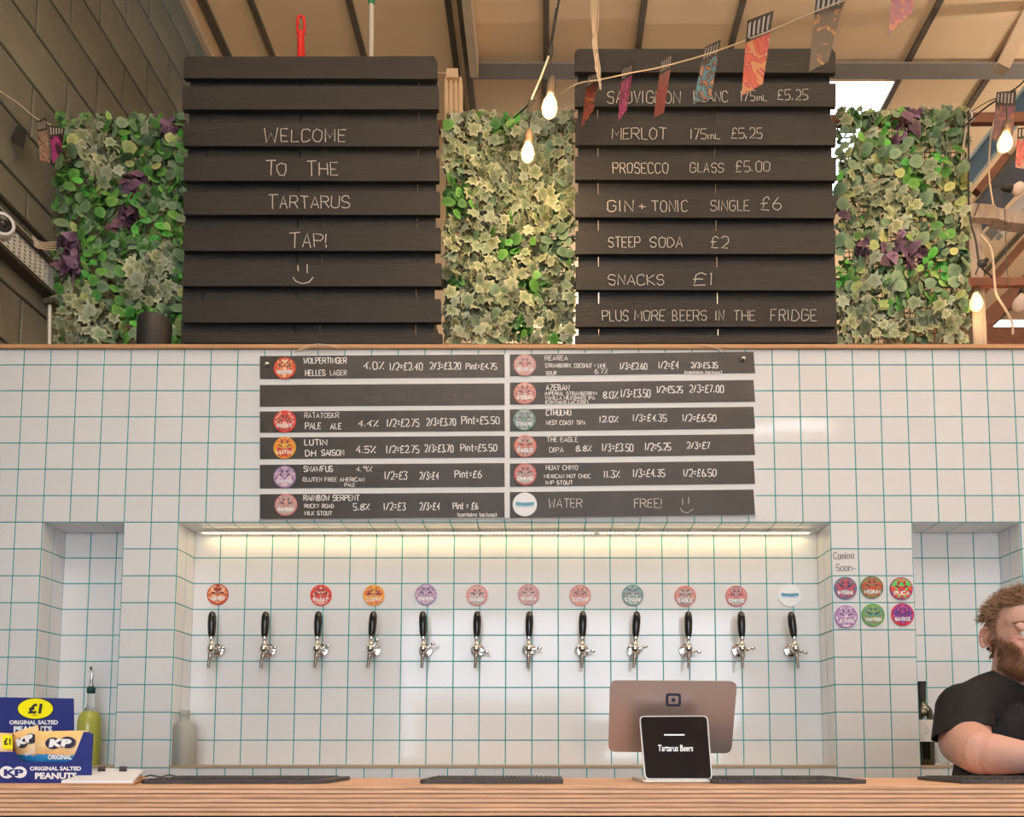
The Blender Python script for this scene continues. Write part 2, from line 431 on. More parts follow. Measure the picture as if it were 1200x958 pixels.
# ---------------------------------------------------------------- writing
G = {
'A':(4,"00 26 40;12 32"),'B':(4,"00 06 26 35 34 23 03;23 32 41 30 00"),'C':(4,"45 36 16 05 01 10 30 41"),
'D':(4,"00 06 26 44 42 20 00"),'E':(3.4,"40 00 06 46;03 33"),'F':(3.4,"00 06 46;03 33"),'G':(4,"45 36 16 05 01 10 30 41 43 23"),
'H':(4,"00 06;40 46;03 43"),'I':(.8,"00 06"),'J':(3,"46 41 30 10 01"),'K':(4,"00 06;46 03 40"),'L':(3.2,"06 00 40"),
'M':(4.6,"00 06 22 46 40"),'N':(4,"00 06 40 46"),'O':(4,"26 05 02 10 30 42 45 26"),'P':(4,"00 06 36 45 44 33 03"),
'Q':(4,"26 05 02 10 30 42 45 26;22 40"),'R':(4,"00 06 36 45 44 33 03;23 40"),'S':(3.8,"45 36 16 05 04 13 33 42 41 30 10 01"),
'T':(4,"06 46;26 20"),'U':(4,"06 01 10 30 41 46"),'V':(4,"06 20 46"),'W':(5,"06 10 24 30 46"),'X':(4,"00 46;06 40"),
'Y':(4,"06 23 46;23 20"),'Z':(4,"06 46 00 40"),
'0':(3.6,"26 05 01 10 30 41 45 26"),'1':(1.2,"05 16 10"),'2':(3.6,"05 16 36 45 43 00 40"),'3':(3.4,"06 46 23 33 42 41 30 10 01"),
'4':(3.6,"46 02 42;34 30"),'5':(3.6,"46 06 03 33 42 41 30 00"),'6':(3.6,"36 14 02 10 30 41 42 33 03"),'7':(3.4,"06 46 10"),
'8':(3.6,"23 04 15 36 45 44 23 02 01 10 30 41 42 23"),'9':(3.6,"44 24 05 16 36 45 40"),
'£':(3.8,"45 36 26 15 12 00 40;03 33"),'%':(3.8,"00 46;06 15;31 40"),'/':(2.6,"00 46"),'=':(2.6,"02 42;04 44"),'+':(3,"03 43;21 25"),
'.':(.8,"00 01"),'!':(.8,"06 02;00 01"),'(':(1.6,"46 14 12 40"),')':(1.6,"06 34 32 00"),':':(.8,"01 02;04 05"),'-':(2.4,"03 43"),',':(.8,"11 00"),
'a':(3,"44 14 03 01 10 30 41;44 40"),'c':(3,"43 34 14 03 01 10 30 41"),'e':(3,"02 42 34 14 03 01 10 40"),'g':(3,"44 14 03 02 11 41;44 40"),
'i':(.8,"00 04;05 06"),'l':(.8,"00 06"),'m':(4,"00 04 24 20;24 44 40"),'n':(3,"00 04;03 14 34 43 40"),'o':(3,"14 03 01 10 30 41 43 34 14"),
's':(2.6,"44 14 03 32 41 30 00"),'t':(2.4,"26 20 40;04 44"),'h':(3,"00 06;03 34 43 40"),'u':(3,"04 01 10 30 44 40"),'r':(2.4,"00 04;03 14 34"),
}
def strokes(text, wob=.12):
    """single stroke letters -> list of polylines in units of cap height, and the total width"""
    x = 0; out = []
    for ch in text:
        if ch == ' ': x += .55; continue
        if ch not in G: continue
        wd, st = G[ch]; k = wd / 4 / 6 * 4 * .95
        for pl in st.split(';'):
            q = [(x + (int(p[0])/4*wd/6*.95) + random.uniform(-wob, wob)/6, (int(p[1]) + random.uniform(-wob, wob))/6) for p in pl.split()]
            out.append(q)
        x += wd/6*.95 + .22
    return out, max(x - .22, .2)
def ribbon(mb, q, w_, f):
    """q: 2D polyline in pixels, w_: width in pixels, f: maps pixel -> world"""
    n = len(q)
    L_, R_ = [], []
    for i in range(n):
        a = q[max(i-1,0)]; b = q[min(i+1,n-1)]
        dx, dy = b[0]-a[0], b[1]-a[1]; l = math.hypot(dx, dy) or 1
        nx, ny = -dy/l*w_/2, dx/l*w_/2
        L_.append(f((q[i][0]+nx, q[i][1]+ny))); R_.append(f((q[i][0]-nx, q[i][1]-ny)))
    mb.add(L_ + R_, [(i, i+1, n+i+1, n+i) for i in range(n-1)])
def write(mb, text, x0, x1, yb, h, Y, th=1.1, slope=0, f=None, wob=.28):
    """text from pixel x0 to x1, baseline yb, cap height h, on the plane y=Y"""
    st, tw = strokes(text, wob); k = (x1-x0)/tw
    f = f or (lambda p: P(p[0], p[1], Y))
    for q in st:
        ribbon(mb, [(x0+a*k, yb-b*h+slope*(a*k)) for a, b in q], th, f)
    return mb
FONTCACHE = {}
def typeset(text, width, height, f, bold=.0, shear=0):
    """solid type from Blender's own font, scaled to width x height, mapped by f(u,v) -> world"""
    cu = bpy.data.curves.new('type', 'FONT'); cu.body = text; cu.offset = bold; cu.shear = shear; cu.resolution_u = 3
    o = bpy.data.objects.new('type', cu); C.objects.link(o)
    dg = bpy.context.evaluated_depsgraph_get(); me = bpy.data.meshes.new_from_object(o.evaluated_get(dg))
    vs = [v.co.copy() for v in me.vertices]; fs = [tuple(p.vertices) for p in me.polygons]
    bpy.data.objects.remove(o); bpy.data.curves.remove(cu); bpy.data.meshes.remove(me)
    xa = min(v.x for v in vs); xb = max(v.x for v in vs); ya = min(v.y for v in vs); yb = max(v.y for v in vs)
    mb = MB(); mb.add([f((v.x-xa)/(xb-xa)*width, (v.y-ya)/(yb-ya)*height) for v in vs], fs); return mb

# ---------------------------------------------------------------- pallets
def pallet(label, xl, xr, faces, slits, Y=3.10, lean=0, xr2=None):
    """faces: (top, bottom) pixel rows of every board; slits: pixel x of the gaps between the rear boards"""
    t = thing('pallet', label, 'pallet', (P((xl+xr)/2, 402, Y).x, Y+.05, ZL))
    xr2 = xr2 or xr
    ytop, ybot = faces[0][0], faces[-1][1]
    def xre(y): return xr + (xr2-xr)*(y-ytop)/(402-ytop)
    for i, (a, b) in enumerate(faces):
        jl, jr = random.uniform(-.8,.8), random.uniform(-.8,.8)
        j1, j2 = random.uniform(-.7,.7), random.uniform(-.7,.7)
        rr = 4 if i == 0 else 1
        ra = xre(a)
        poly = [(xl+jl+rr,a+j1),(ra+jr-rr,a+j2-(1.5 if i == 0 else 0)),(ra+jr,a+j2+rr),(ra+jr,b+j2),(xl+jl,b+j1),(xl+jl,a+j1+rr)]
        mb = MB(); dj = random.uniform(-.002,.002); mb.slab(poly, Y+dj, Y+.02)
        obj('board', mb, M['pallet'], t)
    # stringers and blocks standing on edge behind the face boards
    for x in (xl+15, (xl+xr)/2-14, xr-14):
        A = P(x, ytop+4, Y+.02); B = P(x, 401, Y+.02)
        obj('stringer', MB().box((A.x-.02,Y+.035,ZL+.001), (A.x+.02,Y+.09,A.z-.01)), M['pallet'], t)
    # rear boards close behind, split where the slits of light are
    cuts = [xl+3] + slits + [xr-2]
    A = P(0, ytop+6, Y+.02)
    for k in range(len(cuts)-1):
        xa = P(cuts[k]+.25, 240, Y+.024).x; xb = P(cuts[k+1]-.25, 240, Y+.024).x
        z = ZL + .001; n = 7; hh = (A.z-.02-z)/n
        for q in range(n):
            obj('rear_board', MB().box((xa+.001,Y+.0225,z+q*hh+.0005), (xb-.001,Y+.034,z+(q+1)*hh)), M['pallet'], t)
    return t
bott = [92,128,171,212,252,294,335,378]
faces = [(67,92)] + [(b-27,b) for b in bott[1:]] + [(391,402)]
pl = pallet('black slatted pallet board chalked with a welcome greeting, on the left', 214.5, 513, faces, [242,350,378.5,489], xr2=518)
Yt = 3.0965
for tx, a, b, y, h_ in (("W",309,326,167,17),("ELCOME",329,405,166,14.5),("T",312,323,206,18),("O",325,335,205,14),("T",360,371,206,17),("HE",374,396,205,14),
                     ("T",314,326,245,17),("ARTARUS",328,409,244,14),("T",339,352,291,18),("AP!",354,384,290,16)):
    obj('chalk_word', write(MB(), tx, a, b, y, h_, Yt, 1.15), M['chalk'], pl)
mb = MB()
for q in ([(349,311),(349.5,318)],[(360,310),(360,320)],[(343,325),(347,330),(354,332.5),(362,331),(367,325)]): ribbon(mb, q, 1.1, lambda p: P(p[0],p[1],Yt))
obj('chalk_smile', mb, M['chalk'], pl)
bott = [85,125,170,211,255,298,340,383]
faces = [(58,85)] + [(b-27,b) for b in bott[1:]] + [(393,402)]
pr_ = pallet('black slatted pallet board chalked with drink prices, on the right', 674, 979, faces, [701,839], xr2=980)
for tx, a, b, y, h_ in (("SAUVIGNON",712,797,121,14),("BLANC",813,853,119,12),("175",868,885,118,12),("mL",887,899,118,7),("£5.25",911,947,117,12),
    ("MERLOT",718,781,163,13),("175",809,828,163,12),("mL",830,844,163,7),("£5.25",857,893,162,12),
    ("PROSECCO",718,783,203,12),("GLASS",809,848,202,11),("£5.00",862,902,201,12),
    ("GIN",712,742,248,13),("+",748,757,247,10),("TONIC",764,806,248,13),("SINGLE",833,878,247,12),("£6",892,915,246,15),
    ("STEEP",713,750,290,12),("SODA",762,800,290,12),("£2",833,853,291,14),
    ("SNACKS",713,778,334,12),("£1",812,837,334,14),
    ("PLUS",706,736,376,12),("MORE",744,779,376,12),("BEERS",788,828,376,12),("IN",839,848,376,12),("THE",860,885,376,12),("FRIDGE",903,957,376,13)):
    obj('chalk_word', write(MB(), tx, a, b, y, h_, Yt, .95), M['chalk'], pr_)

# ---------------------------------------------------------------- beer menu board
YM = 2.9435
mn = thing('menu_board', 'wide white menu board with twelve dark strips listing the beers, above the taps', 'menu board', (P(595,512,YM).x, 2.95, P(595,512,YM).z))
obj('backing', MB().slab([(304,418),(595,415),(883,412.5),(886,609-5),(595,607.5),(304,609)], YM+.003, 2.9575), M['boardwhite'], mn)
LEFT = [(417,444),(451,476.5),(482,507),(512.5,538),(544.5,572.5),(579,608.5)]
RIGHT = [(415.5,440.5),(448.5,474),(480,505.5),(512,536.5),(543.5,570.5),(577,607)]
strips = []
for a, b in LEFT: strips.append(obj('slate_strip', MB().slab([(304.5,a+.5),(591,a-1.5),(591.5,b-2),(304.5,b)], YM, YM+.003), M['slate'], mn))
for a, b in RIGHT: strips.append(obj('slate_strip', MB().slab([(597.5,a),(883,a-3),(885,b-3.5),(597.5,b)], YM, YM+.003), M['slate'], mn))
YT = YM - .0006
rows = {
0: [("WOLPERTINGER",356,406,426,6.5),("HELLES",358,381,440.5,6.5),("LAGER",387,406,440,6),("4.0%",426,450,433,9),("1/2=£2.40",457,495,434,8.5),("2/3=£3.20",504,540,433,8),("Pint=£4.75",546,582,433,7)],
2: [("RATATOSKR",357,397,490,6),("PALE",358,376,503,7.5),("ALE",387,400,503,6.5),("4.4%",420,443,500,7),("1/2=£2.75",454,491,500,8.5),("2/3=£3.70",500,534,499,8.5),("Pint=£5.50",541,585,497,8.5)],
3: [("LUTIN",357,383,522,6.5),("DH",358,370,535,7),("SAISON",377,403,534,6.5),("4.5%",417,440,531,8),("1/2=£2.75",453,491,531,8.5),("2/3=£3.70",498,531,530,8.5),("Pint=£5.50",540,582,529,8)],
4: [("SNAWFUS",356,390,553,6.5),("GLUTEN FREE AMERICAN",355,427,564.5,4.6),("PALE",404,416,570.5,4),("4.9%",417,436,553,6),("1/2=£3",451,477,562,9),("2/3=£4",492,514,562,8.5),("Pint=£6",533,564,560,8)],
5: [("RAINBOW SERPENT",356,421,587,6.5),("ROCKY ROAD",357,391,595.5,4.5),("MILK STOUT",357,389,604,4.5),("5.8%",414,433,598,7.5),("1/2=£3",450,475,598,8.5),("2/3=£4",492,515,598,8.5),("Pint = £6",531,560,597,7.5),("(contains lactose)",536,582,605.5,4.2)],
6: [("REAREA",639,665,422.5,5.5),("STRAWBERRY, COCONUT + LIME",639,710,431,4.6),("SOUR",640,652,439.5,4.2),("6.7%",697,712,438,5.5),("1/3=£2.60",727,758,433,7.5),("1/2=£4",772,795,432,8),("2/3=£5.35",810,841,431.5,6.5),("(contains lactose)",802,846,438.5,4)],
7: [("AZEBAN",640,667,457.5,6.5),("IMPERIAL STRAWBERRY+",639,700,463.5,4.2),("VANILLA MILKSHAKE IPA",639,697,468.5,4),("(CONTAINS LACTOSE)",639,689,473.5,3.8),("8.0%",707,724,467,8),("1/3=£3.50",728,762,465.5,9),("1/2=£5.25",770,800,460.5,7.5),("2/3=£7.00",808,848,460,8.5)],
8: [("CTHULHU",640,669,487,6.5),("WEST COAST TIPA",640,686,498,4.8),("12.0%",703,724,495,7),("1/3=£4.35",742,781,494,8),("1/2=£6.50",800,839,494,8)],
9: [("THE EAGLE",641,677,518,5.5),("DIPA",644,660,530.5,6),("8.8%",675,693,529,6.5),("1/3=£3.50",706,742,529,8.5),("1/2=5.25",756,786,528,8.5),("2/3=£7",805,832,526,7.5)],
10: [("HUAY CHIVO",640,677,551,5.5),("MEXICAN HOT CHOC",638,692,560.5,4.4),("IMP STOUT",640,671,568,4.4),("11.3%",708,726,560,8),("1/3=£4.35",742,779,559,8.5),("1/2=£6.50",801,839,558.5,8.5)],
11: [("WATER",643,682,595,10),("FREE!",743,776,595,10)],
1: [("4.0%",427,447,471,7),("1/2=£2.40",458,492,470,7),("2/3=£3.20",503,537,469,7),("Pint=",545,556,468,6)],
}
for i, items in rows.items():
    for it in items:
        o = obj('price_lettering', write(MB(), it[0], it[1], it[2], it[3], it[4], YT, 1.15 if it[4] > 6 else .8, f=None, wob=.3), M['chalk'] if i == 11 else M['ghost'] if i == 1 else M['pen'], strips[i])
        if i == 1: o['label'] = 'rubbed out faint price lettering'
    if i == 11:
        mb = MB()
        for q in ([(800,584),(800,592)],[(807,583),(807,591)],[(797,596),(800,600),(806,601.5),(812,597)]): ribbon(mb, q, .9, lambda p: P(p[0],p[1],YT))
        obj('chalk_smile', mb, M['chalk'], strips[i])
for x, y in ((313,427.5),(871,421)):
    c = P(x, y, YM)
    o = obj('cup_hook', MB().lathe([(.003,0),(.007,.002),(.009,.006),(.006,.011),(.001,.013)], 12, Matrix.Rotation(R(90),3,'X'), c), M['chrome'], mn, True)
t = tag(obj('hanging_string', MB().tube([P(x,y,2.935) for x,y in ((345,413),(352,409),(362,405),(372,403.5),(384,404.5),(398,409))], .0022, 6).tube([P(x,y,2.935) for x,y in ((348,412),(360,408),(370,405.5),(390,405),(402,406.5))], .0016, 6), M['string']), 'loop of twine over the capping at the left of the menu board', 'string')
t = tag(obj('hanging_string', MB().tube([P(x,y,2.935) for x,y in ((822,404),(832,406),(842,409),(852,412.5))], .0022, 6), M['string']), 'short twine end over the capping at the right of the menu board', 'string')
# ---------------------------------------------------------------- taps
YB = YW + D                                        # niche back plane
ZTAP = P(600, 763, YB).z
def make_tap():
    t = thing('beer_tap', 'x', 'beer tap', (0,0,0), group='beer taps on the tiled wall')
    Ry = Matrix.Rotation(R(90), 3, 'X')            # z axis -> -y
    ob = lambda n, mb, m: obj(n, mb, m, t, True)
    ob('flange', MB().lathe([(.026,0),(.027,.003),(.024,.008),(.015,.010),(.014,.016),(.018,.017),(.018,.026),(.012,.027)], 24, Ry), M['chrome'])
    ob('shank', MB().lathe([(.010,.02),(.010,.05),(.013,.052),(.013,.058)], 16, Ry), M['chrome'])
    mb = MB().ball((0,-.062,0), .0155, 16, 10, (1,1,1.15))
    mb.lathe([(.0095,.010),(.011,.016),(.007,.022),(.0065,.034),(.010,.037),(.010,.044),(.006,.047)], 14, None, (0,-.062,0))
    ob('tap_body', mb, M['chrome'])
    mb = MB().tube([(0,-.062,-.004),(0,-.065,-.022),(-.001,-.069,-.034),(-.002,-.072,-.050),(-.003,-.075,-.074)], [.009,.0082,.0068,.0062,.0056], 12)
    mb.lathe([(.0085,-.004),(.0095,0),(.0085,.004)], 12, None, (0,-.067,-.028))
    ob('spout', mb, M['chromedark'])
    mb = MB().lathe([(.004,.044),(.0105,.046),(.0125,.055),(.0145,.075),(.0152,.100),(.0145,.120),(.0115,.134),(.006,.140),(.001,.1415)], 18, None, (0,-.062,0))
    ob('tap_handle', mb, M['blackgloss'])
    mb = MB().tube([(.010,-.060,-.003),(.022,-.062,-.004),(.030,-.062,.002)], [.0075,.005,.004], 10)
    mb.ball((.040,-.062,.002), .009, 10, 6, (1.05,.5,.75))
    mb.lathe([(.006,0),(.007,.002),(.006,.005)], 10, Matrix.Rotation(R(90),3,'Y'), (.012,-.060,-.003))
    ob('flow_lever', mb, M['chrome'])
    return t
tap0 = make_tap()
nth = ['tap, first from the left, under the orange badge','tap with no badge above it, second from the left','tap under the bright red badge, third from the left','tap under the yellow and red badge, fourth from the left','tap under the mauve badge, fifth from the left','tap under the grey footed pink badge, sixth from the left','tap in the middle of the row, seventh from the left','tap under the rose badge, fifth from the right','tap under the grey green badge, fourth from the right','tap under the coral badge, third from the right','tap under the brick red badge, second from the right','tap tilted outwards under the white badge, first from the right']
nth = ['black handled chrome ' + s for s in nth]
pos = [255.5, 316, 377, 438.5, 499, 560, 620, 681.5, 742, 803.5, 865, 926]
tilt = [0, 2, 0, 3, 0, 0, 0, 0, 3, 0, 0, -6]
levr = [0, 5, 12, 55, 25, -22, 0, -15, 12, -20, 0, -30]
for i in range(12):
    t = tap0 if i == 0 else dup(tap0, (0,0,0))
    t.location = (P(pos[i], 763, YB).x, YB - .0025, ZTAP); t['label'] = nth[i]
    t.rotation_euler = (0, R(tilt[i]), 0)
    for c in t.children:
        if c.name.startswith('flow_lever'):
            c.rotation_euler = (0, R(-levr[i]), 0)
        if c.name.startswith('tap_handle'): c.rotation_euler = (R(random.uniform(-1,1)), R(random.uniform(-1.5,1.5)), 0)

# ---------------------------------------------------------------- round badges
def badge_mat(cols, seed):
    m = bpy.data.materials.new('badge_print'); m.use_nodes = True; nt = m.node_tree; N = nt.nodes; L = nt.links
    b = N['Principled BSDF']; b.inputs['Roughness'].default_value = .35
    tc = N.new('ShaderNodeTexCoord'); sp = N.new('ShaderNodeSeparateXYZ'); L.new(tc.outputs['Object'], sp.inputs[0])
    ab = N.new('ShaderNodeMath'); ab.operation = 'ABSOLUTE'; L.new(sp.outputs[0], ab.inputs[0])
    cb = N.new('ShaderNodeCombineXYZ'); L.new(ab.outputs[0], cb.inputs[0]); L.new(sp.outputs[2], cb.inputs[2]); cb.inputs[1].default_value = seed * .37
    nz = N.new('ShaderNodeTexNoise'); nz.inputs['Scale'].default_value = 55; nz.inputs['Detail'].default_value = 2; nz.inputs['Distortion'].default_value = 1.2
    L.new(cb.outputs[0], nz.inputs['Vector'])
    cr = N.new('ShaderNodeValToRGB'); cr.color_ramp.interpolation = 'CONSTANT'; e = cr.color_ramp.elements
    ps = [0, .40, .47, .54, .62]
    e[0].color = (*cols[0], 1); e[1].position = ps[1]; e[1].color = (*cols[1], 1)
    for k in range(2, len(cols)): q = e.new(ps[k]); q.color = (*cols[k], 1)
    L.new(nz.outputs['Fac'], cr.inputs[0]); L.new(cr.outputs[0], b.inputs['Base Color']); return m
def badge(px, py, Y, r_px, cols, label, name, group, seed, foot=None, rim=None, lift=.003):
    c = P(px, py, Y); r = (P(px+r_px, py, Y) - c).length
    t = thing('round_badge', label, 'badge', c, group=group)
    Ry = Matrix.Rotation(R(90), 3, 'X')
    obj('disc', MB().lathe([(r,-lift),(r,-.0004),(r*.985,0)], 32, Ry, c), rim or badge_mat([cols[0]]*2, seed), t)
    dm = badge_mat(cols, seed)
    mb = MB().lathe([(r*.9,-.0002),(r*.9,.0004)], 32, Ry, c); obj('printed_emblem', mb, dm, t)
    f = lambda p: Vector((c.x + p[0], c.y - .0008, c.z + p[1]))
    if foot:
        q = [(-r*.78, -r*.28)] + [(r*.84*math.cos(a), r*.84*math.sin(a)) for a in [R(200+ k*14) for k in range(11)]] + [(r*.78, -r*.28)]
        obj('foot_band', MB().add([f((x*.98, y)) for x, y in q], [tuple(range(len(q)))]), badge_mat([foot]*2, seed), t)
    # two eyes, a crown and a name: a plain generic emblem
    mb = MB()
    for s_ in (-1, 1):
        ribbon(mb, [(s_*r*.18, r*.05),(s_*r*.38, r*.22),(s_*r*.55, r*.18)], r*.10, f)
        ribbon(mb, [(s_*r*.12, r*.45),(s_*r*.3, r*.62),(s_*r*.22, r*.35)], r*.08, f)
    obj('linework', mb, M['navyprint'], t)
    f2 = lambda p: Vector((c.x + p[0], c.y - .0012, c.z - p[1]))
    mb = MB(); write(mb, name, -r*.66, r*.66, r*.55, r*.30, Y, r*.085, 0, f2, .1)
    obj('name_lettering', mb, M['whiteprint'], t)
    return t
PK = dict(
 orange=[(.55,.05,.02),(.85,.28,.08),(.35,.03,.03),(.9,.55,.35)],
 red=[(.75,.04,.03),(.85,.12,.08),(.25,.03,.04),(.85,.45,.35)],
 yellow=[(.75,.35,.03),(.85,.10,.05),(.85,.62,.1),(.55,.05,.05)],
 mauve=[(.33,.22,.42),(.62,.45,.62),(.25,.14,.30),(.75,.55,.62)],
 pink=[(.68,.22,.22),(.80,.45,.40),(.42,.22,.22),(.55,.45,.42)],
 dusty=[(.55,.25,.24),(.65,.36,.34),(.45,.22,.22),(.6,.45,.42)],
 rose=[(.6,.22,.18),(.70,.36,.28),(.35,.14,.16),(.72,.5,.42)],
 green=[(.10,.22,.20),(.22,.42,.25),(.18,.20,.30),(.42,.48,.45)],
 coral=[(.62,.16,.12),(.72,.30,.22),(.35,.20,.20),(.55,.42,.38)],
 brick=[(.60,.13,.12),(.66,.28,.25),(.33,.15,.16),(.5,.4,.38)])
gb = 'round beer badges above the taps'
Yb = YB - .006
for i, (px, py, k, nm, lb, ft) in enumerate([
 (255,697,'orange','WOLPER','orange round beer badge above the leftmost tap',None),
 (376,698,'red','RATAT','bright red round beer badge above the third tap from the left',None),
 (438,698,'yellow','LUTIN','yellow and red round beer badge above the fourth tap from the left',None),
 (499,697,'mauve','SNAWFUS','mauve round beer badge above the fifth tap from the left',None),
 (559,698,'pink','RAINBOW','pink round beer badge with grey foot above the sixth tap',(.45,.43,.38)),
 (619.5,697,'dusty','REAREA','dusty pink round beer badge in the middle of the row, above the seventh tap',None),
 (680,698,'rose','AZEBAN','rose round beer badge above the eighth tap, left of the till',None),
 (741.5,698,'green','CTHULHU','grey green round beer badge above the tap over the till',None),
 (803,699,'coral','EAGLE','coral round beer badge above the third tap from the right',(.33,.25,.24)),
 (863,699,'brick','CHIVO','brick red round beer badge with silver foot, second from the right',(.40,.42,.44))]):
    badge(px, py, Yb, 12.6, PK[k], lb, nm, gb, i+1, ft)
def water(px, py, Y, r_px, label, group):
    c = P(px, py, Y); r = (P(px+r_px, py, Y) - c).length
    t = thing('round_badge', label, 'badge', c, group=group)
    obj('disc', MB().lathe([(r,-.003),(r,0),(r*.97,.0006)], 32, Matrix.Rotation(R(90), 3, 'X'), c), M['whiteprint'], t)
    f = lambda p: Vector((c.x + p[0]*r, c.y - .0012, c.z + p[1]*r))
    bl = mat('blue_print', (.10,.33,.48), .4)
    obj('blue_bar', MB().add([f(q) for q in ((-.74,.22),(-.2,.14),(.3,.16),(.76,.2),(.76,-.06),(.2,-.14),(-.74,-.08))], [(0,6,5,4,3,2,1)]), bl, t)
    obj('blue_underline', MB().add([f(q) for q in ((-.72,-.14),(.74,-.14),(.74,-.22),(-.72,-.24))], [(0,3,2,1)]), mat('pale_blue_print', (.55,.68,.75), .4), t)
water(925.5, 698, Yb, 13.5, 'white round badge with a blue bar above the rightmost tap', gb)
gm = 'round badges on the menu board'
Yk = YM - .0035
for i, (px, py, k, nm, lb, ft) in enumerate([
 (333.5,431.5,'orange','WOLPER','orange round badge on the top left strip of the menu board',None),
 (333.5,494,'red','RATAT','red round badge on the RATATOSKR strip of the menu board',None),
 (333.5,525,'yellow','LUTIN','yellow and red round badge on the LUTIN strip of the menu board',None),
 (333.5,559,'mauve','SNAWFUS','mauve round badge on the SNAWFUS strip of the menu board',None),
 (335,592,'pink','RAINBOW','pink round badge with grey foot on the RAINBOW SERPENT strip of the menu board',(.5,.47,.40)),
 (615,428,'dusty','REAREA','dusty pink round badge on the top right strip of the menu board',None),
 (615,461,'rose','AZEBAN','rose round badge on the AZEBAN strip of the menu board',None),
 (614.5,492,'green','CTHULHU','grey green round badge on the CTHULHU strip of the menu board',None),
 (615.5,523,'coral','EAGLE','coral round badge on the THE EAGLE strip of the menu board',None),
 (615.5,556,'brick','CHIVO','brick red round badge with pale foot on the HUAY CHIVO strip of the menu board',(.5,.5,.44))]):
    badge(px, py, Yk, 13.2, PK[k], lb, nm, gm, i+21, ft)
water(615, 591.5, Yk, 14.3, 'white round badge with a blue bar on the WATER strip of the menu board', gm)
gc = 'coming soon badges on the tiled pillar'
PQ = [[(.10,.14,.30),(.45,.05,.12),(.55,.08,.10),(.08,.30,.20)], [(.10,.18,.08),(.55,.05,.03),(.62,.08,.05),(.20,.25,.10)], [(.30,.06,.18),(.75,.05,.03),(.80,.10,.05),(.10,.60,.15)],
      [(.35,.18,.45),(.70,.45,.68),(.25,.18,.40),(.85,.7,.8)], [(.10,.35,.08),(.45,.12,.08),(.25,.55,.12),(.10,.28,.26)], [(.65,.04,.05),(.10,.04,.26),(.14,.06,.33),(.5,.08,.30)]]
for i, (px, py, nm, lb) in enumerate([(991,689.5,'IMPERIAL','blue and crimson badge, top left of the six on the tiled pillar'),(1022,688.5,'MEDIUM','red and dark green badge, top middle of the six on the tiled pillar'),(1056.5,690,'PUCA','scarlet badge with a bright green flash, top right of the six on the tiled pillar'),
     (991.5,723,'JETHRO','lilac badge, bottom left of the six on the tiled pillar'),(1023.5,721,'WANTON','green and brown badge, bottom middle of the six on the tiled pillar'),(1058,720.5,'BANSHEE','red over violet badge, bottom right of the six on the tiled pillar')]):
    badge(px, py, YW-.008, 13.4, PQ[i], lb, nm, gc, i+41, lift=.005)
mb = MB()
f = lambda p: P(p[0], p[1], YW-.0028)
write(mb, "Coming", 977, 1000, 655.5, 8, YW, 1.0, 0, f); write(mb, "Soon", 980, 998, 669.5, 8, YW, 1.0, 0, f); ribbon(mb, [(1000,667),(1003,666.5)], .9, f)
tag(obj('handwritten_note', mb, M['darkpen']), 'grey handwriting Coming Soon on a white tile over six badges', 'writing')

# ---------------------------------------------------------------- bar counter
BT = P(600, 921, 1.5).z; BB = P(600, 955.5, 1.5).z; YBK = 1.88
bar = thing('bar_counter', 'long bar counter with a layered plywood top across the foreground', 'bar', (0,1.7,0))
lay = [mat('ply_layer_%d' % i, c, .5, noise_amt=.3, noise_scale=6, stretch=(1.2,5,60), bump=.2, bump_scale=50) for i, c in enumerate([(.66,.38,.22),(.50,.26,.14),(.70,.44,.28),(.36,.17,.09)])]
nL = 13; hh = (BT-BB)/nL
for i in range(nL):
    z1 = BT - i*hh; k = i % 2
    j = random.uniform(0,.0015) + (.0025 if k else 0)
    hgt = hh*(1.35 if not k else .65)
    zt = BT - sum(hh*(1.35 if q % 2 == 0 else .65) for q in range(i))
    zl = max(BB-.002, zt-hgt)
    m_ = lay[0] if i in (0,4,8,12) else lay[2] if k == 0 else lay[1] if i % 4 == 1 else lay[3]
    obj('ply_layer', MB().box((-2.09,1.5+j,zl), (2.6,YBK-j,zt-.0002)), m_, bar)
mb = MB()
x = -2.08
while x < 2.5:
    mb.bbox((x,1.522,.0), (x+.118,1.545,BB-.002), .004); x += .12
o = obj('cladding_boards', mb, mat('dark_boarding', (.03,.028,.03), .6, noise_amt=.3, stretch=(8,8,.6)), bar); o['kind'] = 'stuff'
obj('carcass', MB().box((-2.08,1.56,0), (2.5,1.86,BB-.004)), M['black'], bar)
def onbar(px, Y): return P(px, 915, Y).x
for xa, xb, lb in ((165,382,'dark rubber bar mat by the papers at the left end of the bar'),(492,660,'dark rubber bar mat in the middle of the bar, left of the till'),(836,1016,'dark rubber bar mat just right of the till'),(1128,1290,"dark rubber bar mat under the barman's forearm at the right edge")):
    X1, X2 = onbar(xa,1.57), onbar(xb,1.57)
    t = thing('bar_mat', lb, 'mat', ((X1+X2)/2,1.68,BT), group='bar mats')
    mb = MB(); r = .005; z0 = BT + .0004
    poly = [(X1,1.572),(X1+r*2,1.565),(X2-.03,1.565),(X2,1.574),(X2,1.76),(X1,1.76)]
    for z in (z0, z0+.0075): mb.v += [(a,b,z) for a,b in poly]
    n = len(poly); mb.f += [tuple(range(n-1,-1,-1)), tuple(range(n,2*n))] + [(i,(i+1)%n,(i+1)%n+n,i+n) for i in range(n)]
    obj('base', mb, M['mat'], t)
    mb = MB(); q = X1+.012
    while q < X2-.02:
        mb.box((q,1.576,z0+.0075),(q+.004,1.75,z0+.0095)); q += .009
    o = obj('ribs', mb, M['mat'], t); o['kind'] = 'stuff'
